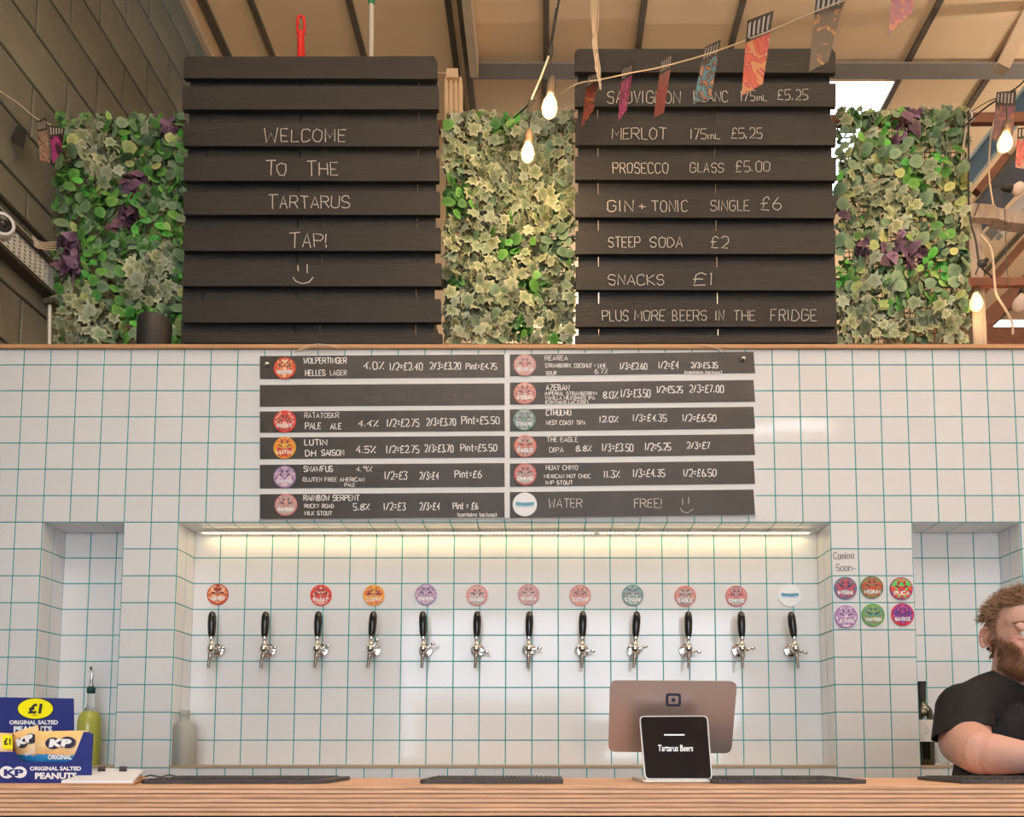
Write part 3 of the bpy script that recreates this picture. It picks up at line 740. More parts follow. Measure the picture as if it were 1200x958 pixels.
# clipboard with papers
t = thing('clipboard', 'white clipboard with a stack of papers lying at the foot of the peanut box', 'clipboard', (P(120,915,1.6).x,1.62,BT))
def lying(pts, z0, z1, m, n_, par):
    """pts: pixel x, depth y, height above the bar"""
    mb = MB(); vs = [Vector((P(px,915,y).x, y, BT+z+z0)) for px,y,z in pts]; n = len(vs)
    mb.add(vs + [v + Vector((0,0,z1-z0)) for v in vs], [tuple(range(n-1,-1,-1)), tuple(range(n,2*n))] + [(i,(i+1)%n,(i+1)%n+n,i+n) for i in range(n)])
    return obj(n_, mb, m, par)
lying([(71,1.513,0),(157,1.513,0),(170,1.72,.006),(112,1.72,.006)], .0005, .0035, M['oak'], 'board', t)
lying([(72,1.515,0),(156,1.515,0),(168,1.70,.014),(112,1.70,.014)], .0036, .0085, M['paper'], 'paper_stack', t)
lying([(115,1.60,.004),(150,1.60,.004),(166,1.71,.017),(118,1.71,.020)], .0062, .0068, M['paper'], 'top_sheet', t)
for a_ in (114,139): lying([(a_,1.67,.0125),(a_+9,1.67,.0125),(a_+9,1.73,.018),(a_,1.73,.018)], .0085, .0115, M['black'], 'clip', t)
t = thing('folded_leaflet', 'thin dark wavy leaflet lying between the clipboard and the bar mat', 'leaflet', (P(190,915,1.66).x,1.66,BT))
mb = MB(); pts = [(166,.002),(176,.007),(188,.003),(198,.008),(208,.004),(216,.005)]
vs = []
for px, z in pts:
    for y in (1.765,1.84): vs.append(Vector((P(px,915,y).x, y, BT+z+.001)))
n = len(pts); mb.add(vs + [v+Vector((0,0,.0012)) for v in vs], [(2*i,2*i+2,2*i+3,2*i+1) for i in range(n-1)] + [(2*n+2*i,2*n+2*i+1,2*n+2*i+3,2*n+2*i+2) for i in range(n-1)] + [(2*i,2*n+2*i,2*n+2*i+2,2*i+2) for i in range(n-1)])
obj('sheet', mb, M['black'], t)

# ---------------------------------------------------------------- till
def rpoly(c4, r, n=5):
    """rounded quad from four pixel corners"""
    out = []
    for i in range(4):
        p = Vector((*c4[i],0)); a = Vector((*c4[i-1],0)); b = Vector((*c4[(i+1)%4],0))
        pa = p + (a-p).normalized()*r; pb = p + (b-p).normalized()*r
        for k in range(n+1):
            s = k/n; q = pa*(1-s)**2 + p*2*s*(1-s) + pb*s*s; out.append((q.x, q.y))
    return out
def tslab(poly, f, th, push=0):
    """tilted slab: f(px,py)->world on its front; th: thickness along the normal (away from the camera)"""
    v = [f(p) for p in poly]; nn = (v[len(v)//3]-v[0]).cross(v[2*len(v)//3]-v[0]).normalized()
    if nn.y < 0: nn = -nn
    n = len(v); mb = MB()
    v = [q + nn*push for q in v]
    return mb.add(v + [q + nn*th for q in v], [tuple(range(n)), tuple(range(2*n-1,n-1,-1))] + [(i,i+n,(i+1)%n+n,(i+1)%n) for i in range(n)])
till = thing('till', 'tablet till with a rose silver back and a small customer screen on the bar', 'till', (P(793,915,1.7).x,1.7,BT))
fb = lambda p: P(p[0], p[1], 1.700 + (p[1]-799)/83*.05)
M['ipad'] = mat('rose_silver_aluminium', (.40,.31,.285), .33, metal=.75)
tb = obj('tablet_back', tslab(rpoly([(715,798.5),(864,799.5),(857,883.5),(713,881.5)], 8), fb, .007), M['ipad'], till)
obj('tablet_screen', tslab(rpoly([(717.5,800.5),(862,801.5),(855,882),(715,880)], 7), fb, .001, .0072), M['blackgloss'], till)
mb = MB(); r1 = rpoly([(780,813),(798,813),(798,828.5),(780,828.5)], 3.4, 3); r2 = rpoly([(783.3,816),(795,816),(795,825.7),(783.3,825.7)], 1.6, 3)
n = len(r1); fl = lambda p: fb(p) + Vector((0,-.0006,0))
mb.add([fl(p) for p in r1] + [fl(p) for p in r2], [(i,n+i,n+(i+1)%n,(i+1)%n) for i in range(n)])
mb.add([fl(p) for p in rpoly([(786.8,818.7),(791.4,818.7),(791.4,822.8),(786.8,822.8)], .8, 2)], [tuple(range(12))])
obj('square_emblem', mb, M['navyprint'], tb)
ff = lambda p: P(p[0], p[1], 1.650 - (p[1]-839)/75*.028)
fr = obj('customer_screen_rim', tslab(rpoly([(749,839.5),(829.5,839),(835,914.5),(755.5,914.5)], 6), ff, .008), mat('pale_rim', (.72,.72,.70), .25, metal=.5), till)
gl = mat('screen_glass', (.005,.006,.010), .045, spec=.5, bump=.04, bump_scale=14)
sg = obj('customer_screen', tslab(rpoly([(750.5,840.8),(828,840.3),(833.5,912.8),(757,912.8)], 5), ff, .001, -.0008), gl, till)
o_ = P(771,880.5,1.64); e_ = P(812,880.5,1.64); wd = (e_-o_).length
obj('screen_lettering', typeset('Tartarus Beers', 1, 1, lambda u, v: ff((771+u*41, 881-v*7.5)) + Vector((0,-.002,.0)), bold=.004), mat('lit_screen_text', (.9,.9,.9), .5, emit=(1,1,1), estr=.55), fr)
obj('screen_menu_bar', MB().add([ff(p)+Vector((0,-.002,0)) for p in ((778,861),(802,861),(802,862.4),(778,862.4))], [(0,3,2,1)]), bpy.data.materials['lit_screen_text'], fr)
cx_ = P(795,915,1.66).x
obj('stand_base', MB().bbox((P(752,915,1.62).x,1.60,BT+.0005),(P(833,915,1.62).x,1.80,BT+.006),.004).box((cx_-.055,1.66,BT+.006),(cx_+.055,1.73,BT+.05)), M['galv'], till)
obj('stand_neck', MB().add([(cx_-.05,1.66,BT+.05),(cx_+.05,1.66,BT+.05),(cx_+.05,1.74,BT+.03),(cx_-.05,1.74,BT+.03),(cx_-.04,1.695,BT+.11),(cx_+.04,1.695,BT+.11),(cx_+.04,1.712,BT+.11),(cx_-.04,1.712,BT+.11)], [(0,1,5,4),(1,2,6,5),(2,3,7,6),(3,0,4,7),(4,5,6,7),(3,2,1,0)]), M['galv'], till)

# ---------------------------------------------------------------- peanut box
YF = 1.60
pb = thing('peanut_box', 'navy card display box of salted peanuts at the left end of the bar', 'box', (P(50,915,1.66).x,1.66,BT))
Fz = lambda px, Y, z: Vector((P(px,915,Y).x, Y, z))
bot = 918.3
front = [(-6,bot),(107,bot),(107.5,862),(105,858.5),(98,858),(95,866),(87,886),(84,891),(79,893.3),(27,893.3),(21,889),(17,881.5),(-6,881.5)]
mb = MB().slab(front, YF, YF+.002)
obj('front_panel', mb, M['navy'], pb)
xr_ = P(107,900,YF).x; xl_ = xr_-.215; zt = P(100,859,YF).z
DB = .062; xh = P(86,860,YF+DB).x
def slant(xa, xb, th, z0, z1): return MB().add([(xa,YF+.002,z0),(xb,YF+DB,z0),(xb,YF+DB,z1),(xa,YF+.002,z1),(xa-th,YF+.002,z0),(xb-th,YF+DB,z0),(xb-th,YF+DB,z1),(xa-th,YF+.002,z1)], [(0,1,2,3),(7,6,5,4),(0,4,5,1),(1,5,6,2),(2,6,7,3),(3,7,4,0)])
obj('side_panel', slant(xr_, xh, .002, BT+.001, zt-.002), M['navy'], pb)
obj('side_panel', slant(xl_+.002, xl_+.06, .002, BT+.001, zt-.002), M['navy'], pb)
obj('base_panel', MB().add([(xl_+.004,YF+.003,BT+.001),(xr_-.004,YF+.003,BT+.001),(xh-.004,YF+DB-.001,BT+.001),(xl_+.06,YF+DB-.001,BT+.001)],[(0,1,2,3)]), M['navy'], pb)
hd = obj('header_panel', MB().slab([(-30,817),(86,819),(87,900),(-30,900)], YF+DB+.001, YF+DB+.003), M['navy'], pb)
def ell(cx, cy, rx, ry, n=32, sh=0): return [(cx+rx*math.cos(2*math.pi*k/n)+sh*math.sin(2*math.pi*k/n), cy+ry*math.sin(2*math.pi*k/n)) for k in range(n)]
def flat(mb, poly, Y):
    return mb.add([P(x,y,Y) for x,y in poly], [tuple(range(len(poly)))])
Yh = YF+DB+.0002
obj('price_oval_edge', flat(MB(), ell(41.5,831,21.5,12.6), Yh), M['black'], hd)
obj('price_oval', flat(MB(), ell(41.5,831,20.5,11.8), Yh-.0003), M['yellow'], hd)
def ts(text, x0, x1, yb, h, Y, bold=.03, shear=0, rot=0):
    def f(u, v):
        a, b = u*(x1-x0), v*h
        if rot: a, b = a*math.cos(rot)-b*math.sin(rot), a*math.sin(rot)+b*math.cos(rot)
        return P(x0+a, yb-b, Y)
    return typeset(text, 1, 1, f, bold, shear)
obj('price_lettering', ts('£1', 32.5, 50, 837, 12, Yh-.0008, .05, .15), M['black'], hd)
obj('small_lettering', ts('ONLY', 38, 44, 839.6, 1.6, Yh-.0008, .02), M['black'], hd)
obj('white_lettering', ts('ORIGINAL SALTED', 11, 68, 849.5, 5, Yh-.0004, .035), M['whiteprint'], hd)
obj('white_lettering', ts('PEANUTS', 16, 61, 858.5, 7, Yh-.0004, .04), M['whiteprint'], hd)
fp = [c for c in pb.children if c.name.startswith('front_panel')][0]
mb = MB(); flat(mb, ell(8,905.5,8.6,7.2), YF-.0004); flat(mb, ell(23,905.5,8.4,6.8), YF-.0005)
obj('white_cloud', mb, M['whiteprint'], fp)
obj('emblem_lettering', ts('KP', 4.5, 27.5, 910, 8, YF-.0010, .05), M['navy'], fp)
obj('white_lettering', ts('ORIGINAL SALTED', 35, 95, 903.5, 4.8, YF-.0005, .035), M['whiteprint'], fp)
obj('white_lettering', ts('PEANUTS', 41, 90, 913.5, 7.6, YF-.0005, .045), M['whiteprint'], fp)
def bag_mat():
    m = mat('packet_foil_print', (.9,.5,.15), .3, bump=.25, bump_scale=45); nt = m.node_tree; N = nt.nodes; L = nt.links
    tc = N.new('ShaderNodeTexCoord'); sp = N.new('ShaderNodeSeparateXYZ'); L.new(tc.outputs['Object'], sp.inputs[0])
    nz = N.new('ShaderNodeTexNoise'); nz.inputs['Scale'].default_value = 25; L.new(tc.outputs['Object'], nz.inputs['Vector'])
    ad = N.new('ShaderNodeMath'); ad.operation = 'MULTIPLY_ADD'; L.new(nz.outputs['Fac'], ad.inputs[0]); ad.inputs[1].default_value = .02; L.new(sp.outputs[2], ad.inputs[2])
    mr = N.new('ShaderNodeMapRange'); mr.inputs[1].default_value = 0; mr.inputs[2].default_value = .085; L.new(ad.outputs[0], mr.inputs[0])
    cr = N.new('ShaderNodeValToRGB'); e = cr.color_ramp.elements
    e[0].position = 0; e[0].color = (.02,.16,.45,1); e[1].position = .30; e[1].color = (.03,.30,.66,1)
    for p_, c_ in ((.31,(.85,.48,.18)),(.55,(.92,.66,.36)),(.75,(.93,.58,.20)),(1.,(.90,.62,.32))): q = e.new(p_); q.color = (*c_,1)
    L.new(mr.outputs[0], cr.inputs[0]); L.new(cr.outputs[0], N['Principled BSDF'].inputs['Base Color']); return m
BM = bag_mat()
def packet(label, c4, Y, rot=0, letters=True, extra=None):
    """pillow shaped bag from four pixel corners"""
    zb_ = min(P(*q, Y).z for q in c4); cxp = sum(q[0] for q in c4)/4
    t = thing('peanut_packet', label, 'packet', (P(cxp, 900, Y).x, Y, P(cxp, 895, Y).z), group='peanut packets in the navy box')
    mb = MB(); n, m_ = 12, 10; vf = []; vb = []
    for j in range(m_+1):
        for i in range(n+1):
            s, q = i/n, j/m_
            a = Vector(c4[0])*(1-s)+Vector(c4[1])*s; b = Vector(c4[3])*(1-s)+Vector(c4[2])*s; p = a*(1-q)+b*q
            bulge = .012*(math.sin(math.pi*s)*math.sin(math.pi*min(1,q*1.0)))**.6 if 0<s<1 and 0<q<1 else 0
            w_ = P(p.x, p.y, Y); k = random.uniform(-.0006,.0006)
            vf.append(w_+Vector((0,-bulge+k,0))); vb.append(w_+Vector((0,bulge+.002,0)))
    N_ = (n+1)*(m_+1); fs = []
    for j in range(m_):
        for i in range(n):
            q = j*(n+1)+i; fs += [(q,q+n+1,q+n+2,q+1), (N_+q,N_+q+1,N_+q+n+2,N_+q+n+1)]
    mb.add(vf+vb, fs); bg_ = obj('bag', mb, BM, t, True)
    return t, bg_
t, b_ = packet('upright peanut packet in the middle right of the box, its name facing front', [(41,857.5),(103,856.5),(102,899),(42,899)], YF+.018)
Yp = YF+.0035
obj('dark_cloud', flat(flat(MB(), ell(62,871.5,9,6.8), Yp), ell(79,870.5,9.5,6.8), Yp-.0001), M['navyprint'], b_)
obj('brand_lettering', ts('KP', 57, 84, 876, 9.5, Yp-.0006, .07, .1), M['whiteprint'], b_)
obj('flavour_lettering', ts('ORIGINAL', 56, 84, 890.5, 5.5, Yp-.0006, .03), M['whiteprint'], b_)
t, b_ = packet('tilted peanut packet leaning behind the upright one, left of centre', [(13,860),(44,850),(52,895),(18,897)], YF+.040)
Yp = YF+.024
obj('dark_cloud', flat(flat(MB(), ell(25,871,6.5,6), Yp), ell(36,866,7,6), Yp-.0001), M['navyprint'], b_)
obj('brand_lettering', ts('KP', 20, 42, 876, 8.5, Yp-.0006, .07, .1, R(22)), M['whiteprint'], b_)
obj('flavour_lettering', ts('ORIGINAL', 30, 42, 887, 4, Yp-.0006, .02, 0, R(22)), M['whiteprint'], b_)
t, b_ = packet('peanut packet at the left edge with a yellow price flash', [(-18,858),(14,860),(16,896),(-18,896)], YF+.018)
obj('price_flash', flat(MB(), rpoly([(3,862),(14.5,862.5),(15,878.5),(3,878)], 2), YF+.003), M['yellow'], b_)
obj('price_lettering', ts('£1', 4.5, 12.5, 873.5, 8, YF+.0025, .04), M['black'], b_)

# ---------------------------------------------------------------- bottles
def lathe_thing(parts, label, cat, name, base):
    t = thing(name, label, cat, base)
    for n_, prof, m_ in parts: obj(n_, MB().lathe(prof, 28, None, base), m_, t, True)
    return t
b0 = P(104, 894, YW+.06); b0.z = ZB + .0095; b0.x = P(104.5, 860, YW+.06).x
M['oil'] = mat('green_oil', (.60,.62,.12), .08, trans=.3, ior=1.2, coat=.5)
t = lathe_thing([('oil', [(.001,0),(.038,.0),(.041,.006),(.041,.158),(.036,.182),(.025,.197),(.001,.1975)], M['oil']),
 ('glass_neck', [(.024,.198),(.021,.202),(.0125,.214),(.0115,.262),(.0135,.264),(.0135,.272),(.001,.272)], M['glass']),
 ('stopper', [(.0115,.262),(.0145,.266),(.0145,.284),(.009,.290),(.001,.290)], mat('dark_green_stopper', (.01,.06,.05), .4))],
 'tall glass bottle of yellow green oil with a metal pourer in the left niche', 'bottle', 'oil_bottle', b0)
obj('pourer', MB().tube([b0+Vector((0,0,.288)),b0+Vector((0,0,.32)),b0+Vector((.002,0,.335)),b0+Vector((-.001,-.004,.352))], [.008,.006,.0045,.004], 10), M['chrome'], t, True)
obj('pourer_tip', MB().tube([b0+Vector((-.001,-.004,.350)),b0+Vector((-.002,-.005,.362))], [.0045,.003], 8), M['black'], t, True)
b1 = P(215, 880, YW+.045); b1.z = ZB + .0095
M['milky'] = mat('milky_plastic', (.78,.80,.74), .25, trans=.6, ior=1.2)
t = lathe_thing([('milky_body', [(.001,0),(.040,0),(.043,.006),(.043,.135),(.036,.150),(.018,.158),(.015,.162),(.015,.185),(.001,.186)], M['milky']),
 ('cap', [(.017,.176),(.0175,.20),(.001,.201)], M['milky'])], 'milky see-through plastic bottle in the bottom left corner of the tap niche', 'bottle', 'plastic_bottle', b1)
b2 = P(1088, 880, YW+.07); b2.z = ZB + .0095; b2.x = P(1083, 880, YW+.07).x
M['wine'] = mat('dark_bottle_glass', (.012,.016,.008), .06, coat=.5)
t = lathe_thing([('glass_body', [(.001,0),(.034,0),(.037,.005),(.037,.18),(.032,.205),(.017,.222),(.0135,.232),(.013,.268),(.0125,.268),(.001,.269)], M['wine']),
 ('capsule', [(.0138,.24),(.0145,.296),(.0150,.298),(.0150,.308),(.001,.309)], M['black']),
 ('wine_label', [(.0374,.085),(.0374,.165)], mat('cream_label', (.72,.70,.65), .6))], 'dark wine bottle with a cream label in the right niche behind the barman', 'bottle', 'wine_bottle', b2)
mb = MB(); fq = lambda p: Vector((b2.x+p[0], b2.y-.0382, b2.z+p[1]))
ribbon(mb, [(.006*math.cos(a)-.006,.125+.012*math.sin(a)) for a in [k*.5 for k in range(14)]], .0015, fq)
obj('printed_mark', mb, M['darkpen'], t)
b3 = P(1103, 890, YW+.06); b3.z = ZB+.0095
lathe_thing([('glass_body', [(.001,0),(.024,0),(.026,.004),(.031,.10),(.0295,.10),(.0245,.008),(.001,.007)], M['glass'])], 'small clear drinking glass beside the wine bottle', 'glass', 'drinking_glass', b3)
# speaker and broom handles on the capping
s0 = P(180.5, 402, 3.02); s0.z = ZL+.0005
lathe_thing([('body', [(.001,0),(.058,0),(.061,.004),(.061,.125),(.058,.136),(.052,.139),(.001,.139)], M['black']), ('top_ring', [(.047,.139),(.047,.1405),(.001,.1405)], M['mat'])],
 'matt black cylindrical speaker standing on the capping before the left foliage', 'speaker', 'cylinder_speaker', s0)
t = thing('broom_handle', 'red plastic handle with a hanging loop poking up behind the left pallet', 'broom handle', P(352, 68, 3.21))
hx = lambda x, y, Y=3.21: P(x, y, Y)
obj('grip', MB().tube([Vector((hx(352,402).x,3.21,ZL+.002)), hx(353,66), hx(352.5,50), hx(352.5,38)], [.017,.0165,.0155,.014], 14), M['red'], t, True)
obj('loop', MB().tube([hx(349,40),hx(348.5,30),hx(349,21),hx(352.5,18),hx(356,21),hx(356.7,30),hx(356,40)], .006, 10), M['red'], t, True)
t = thing('mop_handle', 'silver metal pole with a green top standing behind the left pallet', 'pole', P(435, 68, 3.21))
obj('pole', MB().tube([Vector((hx(434,402).x,3.21,ZL+.002)), hx(435,66), hx(435.3,6)], .0112, 12), M['galv'], t, True)
obj('green_grip', MB().tube([hx(435.3,6),hx(435.3,4),hx(435.5,-20)], [.011,.0145,.0145], 12), M['green'], t, True)
# ---------------------------------------------------------------- foliage panels
def leaf_material():
    m = mat('leaf_surface', (.1,.3,.1), .5, spec=.35); nt = m.node_tree; N = nt.nodes; L = nt.links
    at = N.new('ShaderNodeVertexColor'); at.layer_name = 'Col'
    oi = N.new('ShaderNodeObjectInfo'); mr = N.new('ShaderNodeMapRange'); mr.inputs[3].default_value = .75; mr.inputs[4].default_value = 1.25
    L.new(oi.outputs['Random'], mr.inputs[0]); vm = N.new('ShaderNodeVectorMath'); vm.operation = 'SCALE'
    L.new(at.outputs['Color'], vm.inputs[0]); L.new(mr.outputs[0], vm.inputs['Scale'])
    b = N['Principled BSDF']; L.new(vm.outputs[0], b.inputs['Base Color'])
    return m
LEAF = leaf_material()
def leaf_geo(kind, col):
    """verts, faces, vertex colours; leaf of length about 1 lying in xz, facing -y, tip down"""
    cen, edge = col
    if kind == 'ivy': prof = [(0,.30),(.22,.46),(.34,.22),(.50,.10),(.28,-.10),(.30,-.30),(.10,-.28),(0,-.62),(-.12,-.26),(-.32,-.28),(-.27,-.08),(-.50,.14),(-.32,.24),(-.2,.46)]
    elif kind == 'round': prof = [(0,.42),(.22,.44),(.40,.28),(.46,.05),(.38,-.20),(.2,-.40),(0,-.50),(-.2,-.40),(-.38,-.20),(-.46,.05),(-.40,.28),(-.22,.44)]
    elif kind == 'oval': prof = [(0,.45),(.16,.38),(.29,.18),(.31,-.06),(.22,-.32),(0,-.6),(-.22,-.32),(-.31,-.06),(-.29,.18),(-.16,.38)]
    else: prof = [(0,.40),(.26,.22),(.34,-.05),(.20,-.35),(0,-.72),(-.20,-.35),(-.34,-.05),(-.26,.22)]
    n = len(prof); k = .62 if kind == 'ivy' else .6
    vs = [(x, .14*(x*x+z*z)*2 , z) for x, z in prof] + [(x*k, -.02 + abs(x)*.12, z*k) for x, z in prof] + [(0, .045, 0)]
    fs = [(i,(i+1)%n,n+(i+1)%n,n+i) for i in range(n)] + [(n+i,n+(i+1)%n,2*n) for i in range(n)]
    cs = [edge]*n + [tuple((a*.75+b*.25) for a, b in zip(cen, edge))]*n + [tuple(c*.8 for c in cen)]
    return vs, fs, cs
def g(r_, g_, b_): return (r_, g_, b_)
KIND = {
 'var':  ('ivy', [((.16,.22,.09),(.50,.51,.32)), ((.24,.30,.14),(.60,.60,.42)), ((.12,.20,.10),(.40,.44,.30)), ((.28,.34,.22),(.42,.47,.36))]),
 'grey': ('round',[((.12,.22,.12),(.17,.28,.15)), ((.10,.18,.11),(.15,.25,.15)), ((.17,.28,.16),(.23,.34,.20))]),
 'green':('round',[((.06,.22,.04),(.10,.30,.06)), ((.10,.30,.05),(.15,.37,.08)), ((.05,.16,.04),(.08,.23,.06))]),
 'bright':('oval',[((.09,.42,.05),(.12,.48,.08)), ((.24,.45,.10),(.32,.50,.16)), ((.05,.30,.05),(.08,.36,.08))]),
 'lime': ('round',[((.42,.47,.16),(.52,.53,.24)), ((.33,.42,.14),(.42,.48,.22))]),
 'purple':('spear',[((.10,.045,.09),(.16,.08,.14)), ((.06,.03,.06),(.12,.06,.10)), ((.17,.09,.17),(.22,.14,.21))]),
}
LM = {}
for kd, (shape, cols) in KIND.items():
    LM[kd] = []
    for c in cols:
        vs, fs, cs = leaf_geo(shape, c)
        me = bpy.data.meshes.new('leaf'); me.from_pydata(vs, [], fs)
        ca = me.color_attributes.new('Col', 'FLOAT_COLOR', 'POINT')
        for i, q in enumerate(cs): ca.data[i].color = (*q, 1)
        me.polygons.foreach_set('use_smooth', [True]*len(me.polygons)); me.materials.append(LEAF); LM[kd].append((me, vs, fs, cs))
def foliage(label, xl, xr, yt, patches, weights, seed, n_back, group='artificial foliage panels'):
    rnd = random.Random(seed); Y = 3.228
    c = P((xl+xr)/2, 402, Y)
    t = thing('foliage_panel', label, 'artificial hedge', (c.x, 3.24, ZL), group=group)
    # wire trellis
    A = P(xl+2, yt+8, 3.26); B = P(xr-2, 401, 3.26); mb = MB(); z = ZL+.005
    while z < A.z: mb.box((A.x,3.255,z),(B.x,3.259,z+.003)); z += .022
    x = A.x
    while x < B.x: mb.box((x,3.252,ZL+.002),(x+.003,3.255,A.z)); x += .022
    o = obj('trellis', mb, mat('tan_trellis', (.16,.15,.06), .6), t); o['kind'] = 'stuff'
    def kind(px, py):
        for qx, qy, r, kd in patches:
            if (px-qx)**2 + (py-qy)**2 < (r*rnd.uniform(.75,1.2))**2: return kd
        return rnd.choices(list(weights), list(weights.values()))[0]
    def pose(kd):
        return Euler((rnd.gauss(-.3,.48), rnd.gauss(0,1.1) if kd != 'var' else rnd.uniform(-3.1,3.1), rnd.gauss(0,.55)))
    SZ = {'var':.062,'grey':.052,'green':.052,'bright':.044,'lime':.05,'purple':.062}
    # 300 nearest leaves, spread by dart throwing
    pts = []; tries = 0; md = 11.0
    while len(pts) < 299:
        px, py = rnd.uniform(xl+2, xr-2), rnd.uniform(yt, 400); tries += 1
        if tries % 600 == 0: md *= .93
        if all((px-a)**2+(py-b)**2 > md*md for a, b in pts): pts.append((px, py))
    for px, py in pts:
        kd = kind(px, py); me = rnd.choice(LM[kd])[0]; s = SZ[kd]*rnd.uniform(.75,1.25)
        q = P(px, py, Y - rnd.uniform(0,.035)); e = pose(kd)
        inst('leaf', me, t, q, e, (s,s,s))
    vs_, fs_, cs_ = [], [], []
    for _ in range(n_back):
        px, py = rnd.uniform(xl, xr), rnd.uniform(yt-5, 401)
        kd = kind(px, py); me, vs, fs, cs = rnd.choice(LM[kd]); s = SZ[kd]*rnd.uniform(.5,1.0)
        q = P(px, py, Y + rnd.uniform(-.012,.032)) - Vector(t.location); m3 = pose(kd).to_matrix()
        n = len(vs_); k = rnd.uniform(.45,1.1)
        vs_ += [tuple(m3 @ Vector(v)*s + q) for v in vs]; fs_ += [tuple(i+n for i in f) for f in fs]; cs_ += [(a*k,b*k,c_*k) for a,b,c_ in cs]
    me = bpy.data.meshes.new('small_leaves'); me.from_pydata(vs_, [], fs_)
    ca = me.color_attributes.new('Col', 'FLOAT_COLOR', 'POINT')
    for i, q in enumerate(cs_): ca.data[i].color = (*q, 1)
    me.materials.append(LEAF); o = obj('small_leaves', me, None, t); o['kind'] = 'stuff'
    return t
foliage('leafy panel of green, cream and purple leaves between the block wall and left pallet', 66, 216, 139,
 [(155,210,15,'purple'),(148,255,14,'purple'),(80,285,14,'purple'),(82,312,14,'purple'),(198,147,14,'purple'),(128,262,6,'purple'),
  (110,165,26,'var'),(122,195,22,'var'),(165,325,28,'var'),(195,300,16,'var'),(185,345,18,'var'),(85,350,16,'var'),(95,385,28,'var'),(120,375,18,'var'),
  (100,215,18,'bright'),(78,205,14,'green'),(150,370,14,'bright'),(190,270,18,'bright'),(118,235,12,'green'),(105,315,10,'bright'),(155,235,10,'bright')],
 {'grey':5,'green':4,'bright':1.2,'lime':.8,'var':.6}, 11, 1500)
foliage('leafy panel of mostly cream variegated leaves between the two pallets', 522, 671, 137,
 [(535,232,20,'green'),(538,210,14,'grey'),(595,290,16,'green'),(655,285,18,'grey'),(625,335,13,'green'),(600,140,13,'bright'),(585,152,10,'green'),(535,335,10,'green'),(610,385,12,'green'),(655,400,10,'green')],
 {'var':14,'grey':1.2,'green':.5}, 12, 1700)
foliage('leafy panel of mixed round and cream leaves right of the price pallet', 981, 1134, 132,
 [(1012,290,12,'purple'),(1048,280,10,'purple'),(1068,300,15,'purple'),(1040,297,10,'purple'),(1070,130,10,'purple'),(1063,146,11,'purple'),(985,245,8,'purple'),(1055,165,10,'purple'),
  (1042,150,14,'bright'),(988,318,16,'bright'),(1085,312,16,'bright'),(1105,320,13,'bright'),(1070,208,14,'green'),(1100,190,12,'bright'),
  (1128,212,9,'lime'),(1122,236,9,'lime'),(1108,215,9,'lime'),
  (1000,385,38,'var'),(1010,355,16,'var'),(1020,232,26,'var'),(1050,240,22,'var'),(1110,380,26,'var'),(1060,380,20,'var')],
 {'grey':5,'green':1.6,'var':3.2,'lime':.7,'bright':.4}, 13, 1400)

# timber rails the panels hang from
t = tag(obj('upper_rail', MB().slab([(48,148),(1225,130.5),(1225,142),(48,160)], 3.275, 3.30), M['rail']), 'red brown upper rail behind the pallets and foliage', 'rail')
t = tag(obj('lower_rail', MB().slab([(48,329),(1225,325),(1225,334),(48,338)], 3.275, 3.30), M['rail']), 'red brown lower rail behind the pallets and foliage', 'rail')

# ---------------------------------------------------------------- festoon bulbs
def bulb(sock, tip, Y, lit, label, soc_len, rb, group='festoon bulbs', pw=9.0):
    """sock: pixel of the socket top; tip: pixel of the glass end"""
    a = P(*sock, Y); b = P(*tip, Y); d = (b-a).normalized(); Ln = (b-a).length
    q = Vector((0,0,1)).rotation_difference(d).to_matrix()
    t = thing('festoon_bulb', label, 'light bulb', a, group=group)
    s = soc_len*Ln
    obj('socket', MB().lathe([(.003,-.004),(.008,0),(.014,s*.25),(.0165,s*.5),(.0165,s)], 16, q, a), M['socket'] if lit else M['black'], t, True)
    L_ = Ln - s
    obj('glass_bulb', MB().lathe([(.010,s),(.014,s+L_*.12),(rb*.85,s+L_*.35),(rb,s+L_*.58),(rb*.86,s+L_*.82),(rb*.5,s+L_*.95),(.001,Ln)], 18, q, a), M['bulb'] if lit else M['bulboff'], t, True)
    if lit:
        l = bpy.data.lights.new('bulb_light', 'POINT'); l.energy = pw; l.color = (1,.62,.28); l.shadow_soft_size = .03
        o = bpy.data.objects.new('bulb_light', l); C.objects.link(o); o.parent = t; o.location = (b-a) + d*.012 + Vector((0,-.05,0))
bulb((647,90), (643,138), 2.80, True, 'lit bulb hanging higher between the pallets', .42, .029)
bulb((620,152), (618,190), 2.90, True, 'lit bulb hanging lower, against the middle foliage', .40, .025)
bulb((1180,143), (1176.5,178), 2.85, True, 'lit bulb at the top right before the dark flag', .35, .026)
bulb((1143,334), (1144.5,365), 3.30, True, 'lit bulb glowing under the lower rail at the far right', .32, .026, pw=.8)
bulb((1174,220), (1199,222), 3.2, False, 'unlit bulb lying sideways on the string above the grey timber frame', .45, .028)
bulb((1200,336), (1192,366), 3.4, False, 'unlit bulb at the right edge below the lower rail', .3, .028)
bulb((1136,268), (1125,270), 3.3, False, 'small unlit bulb beside the grey timber post', .3, .02)
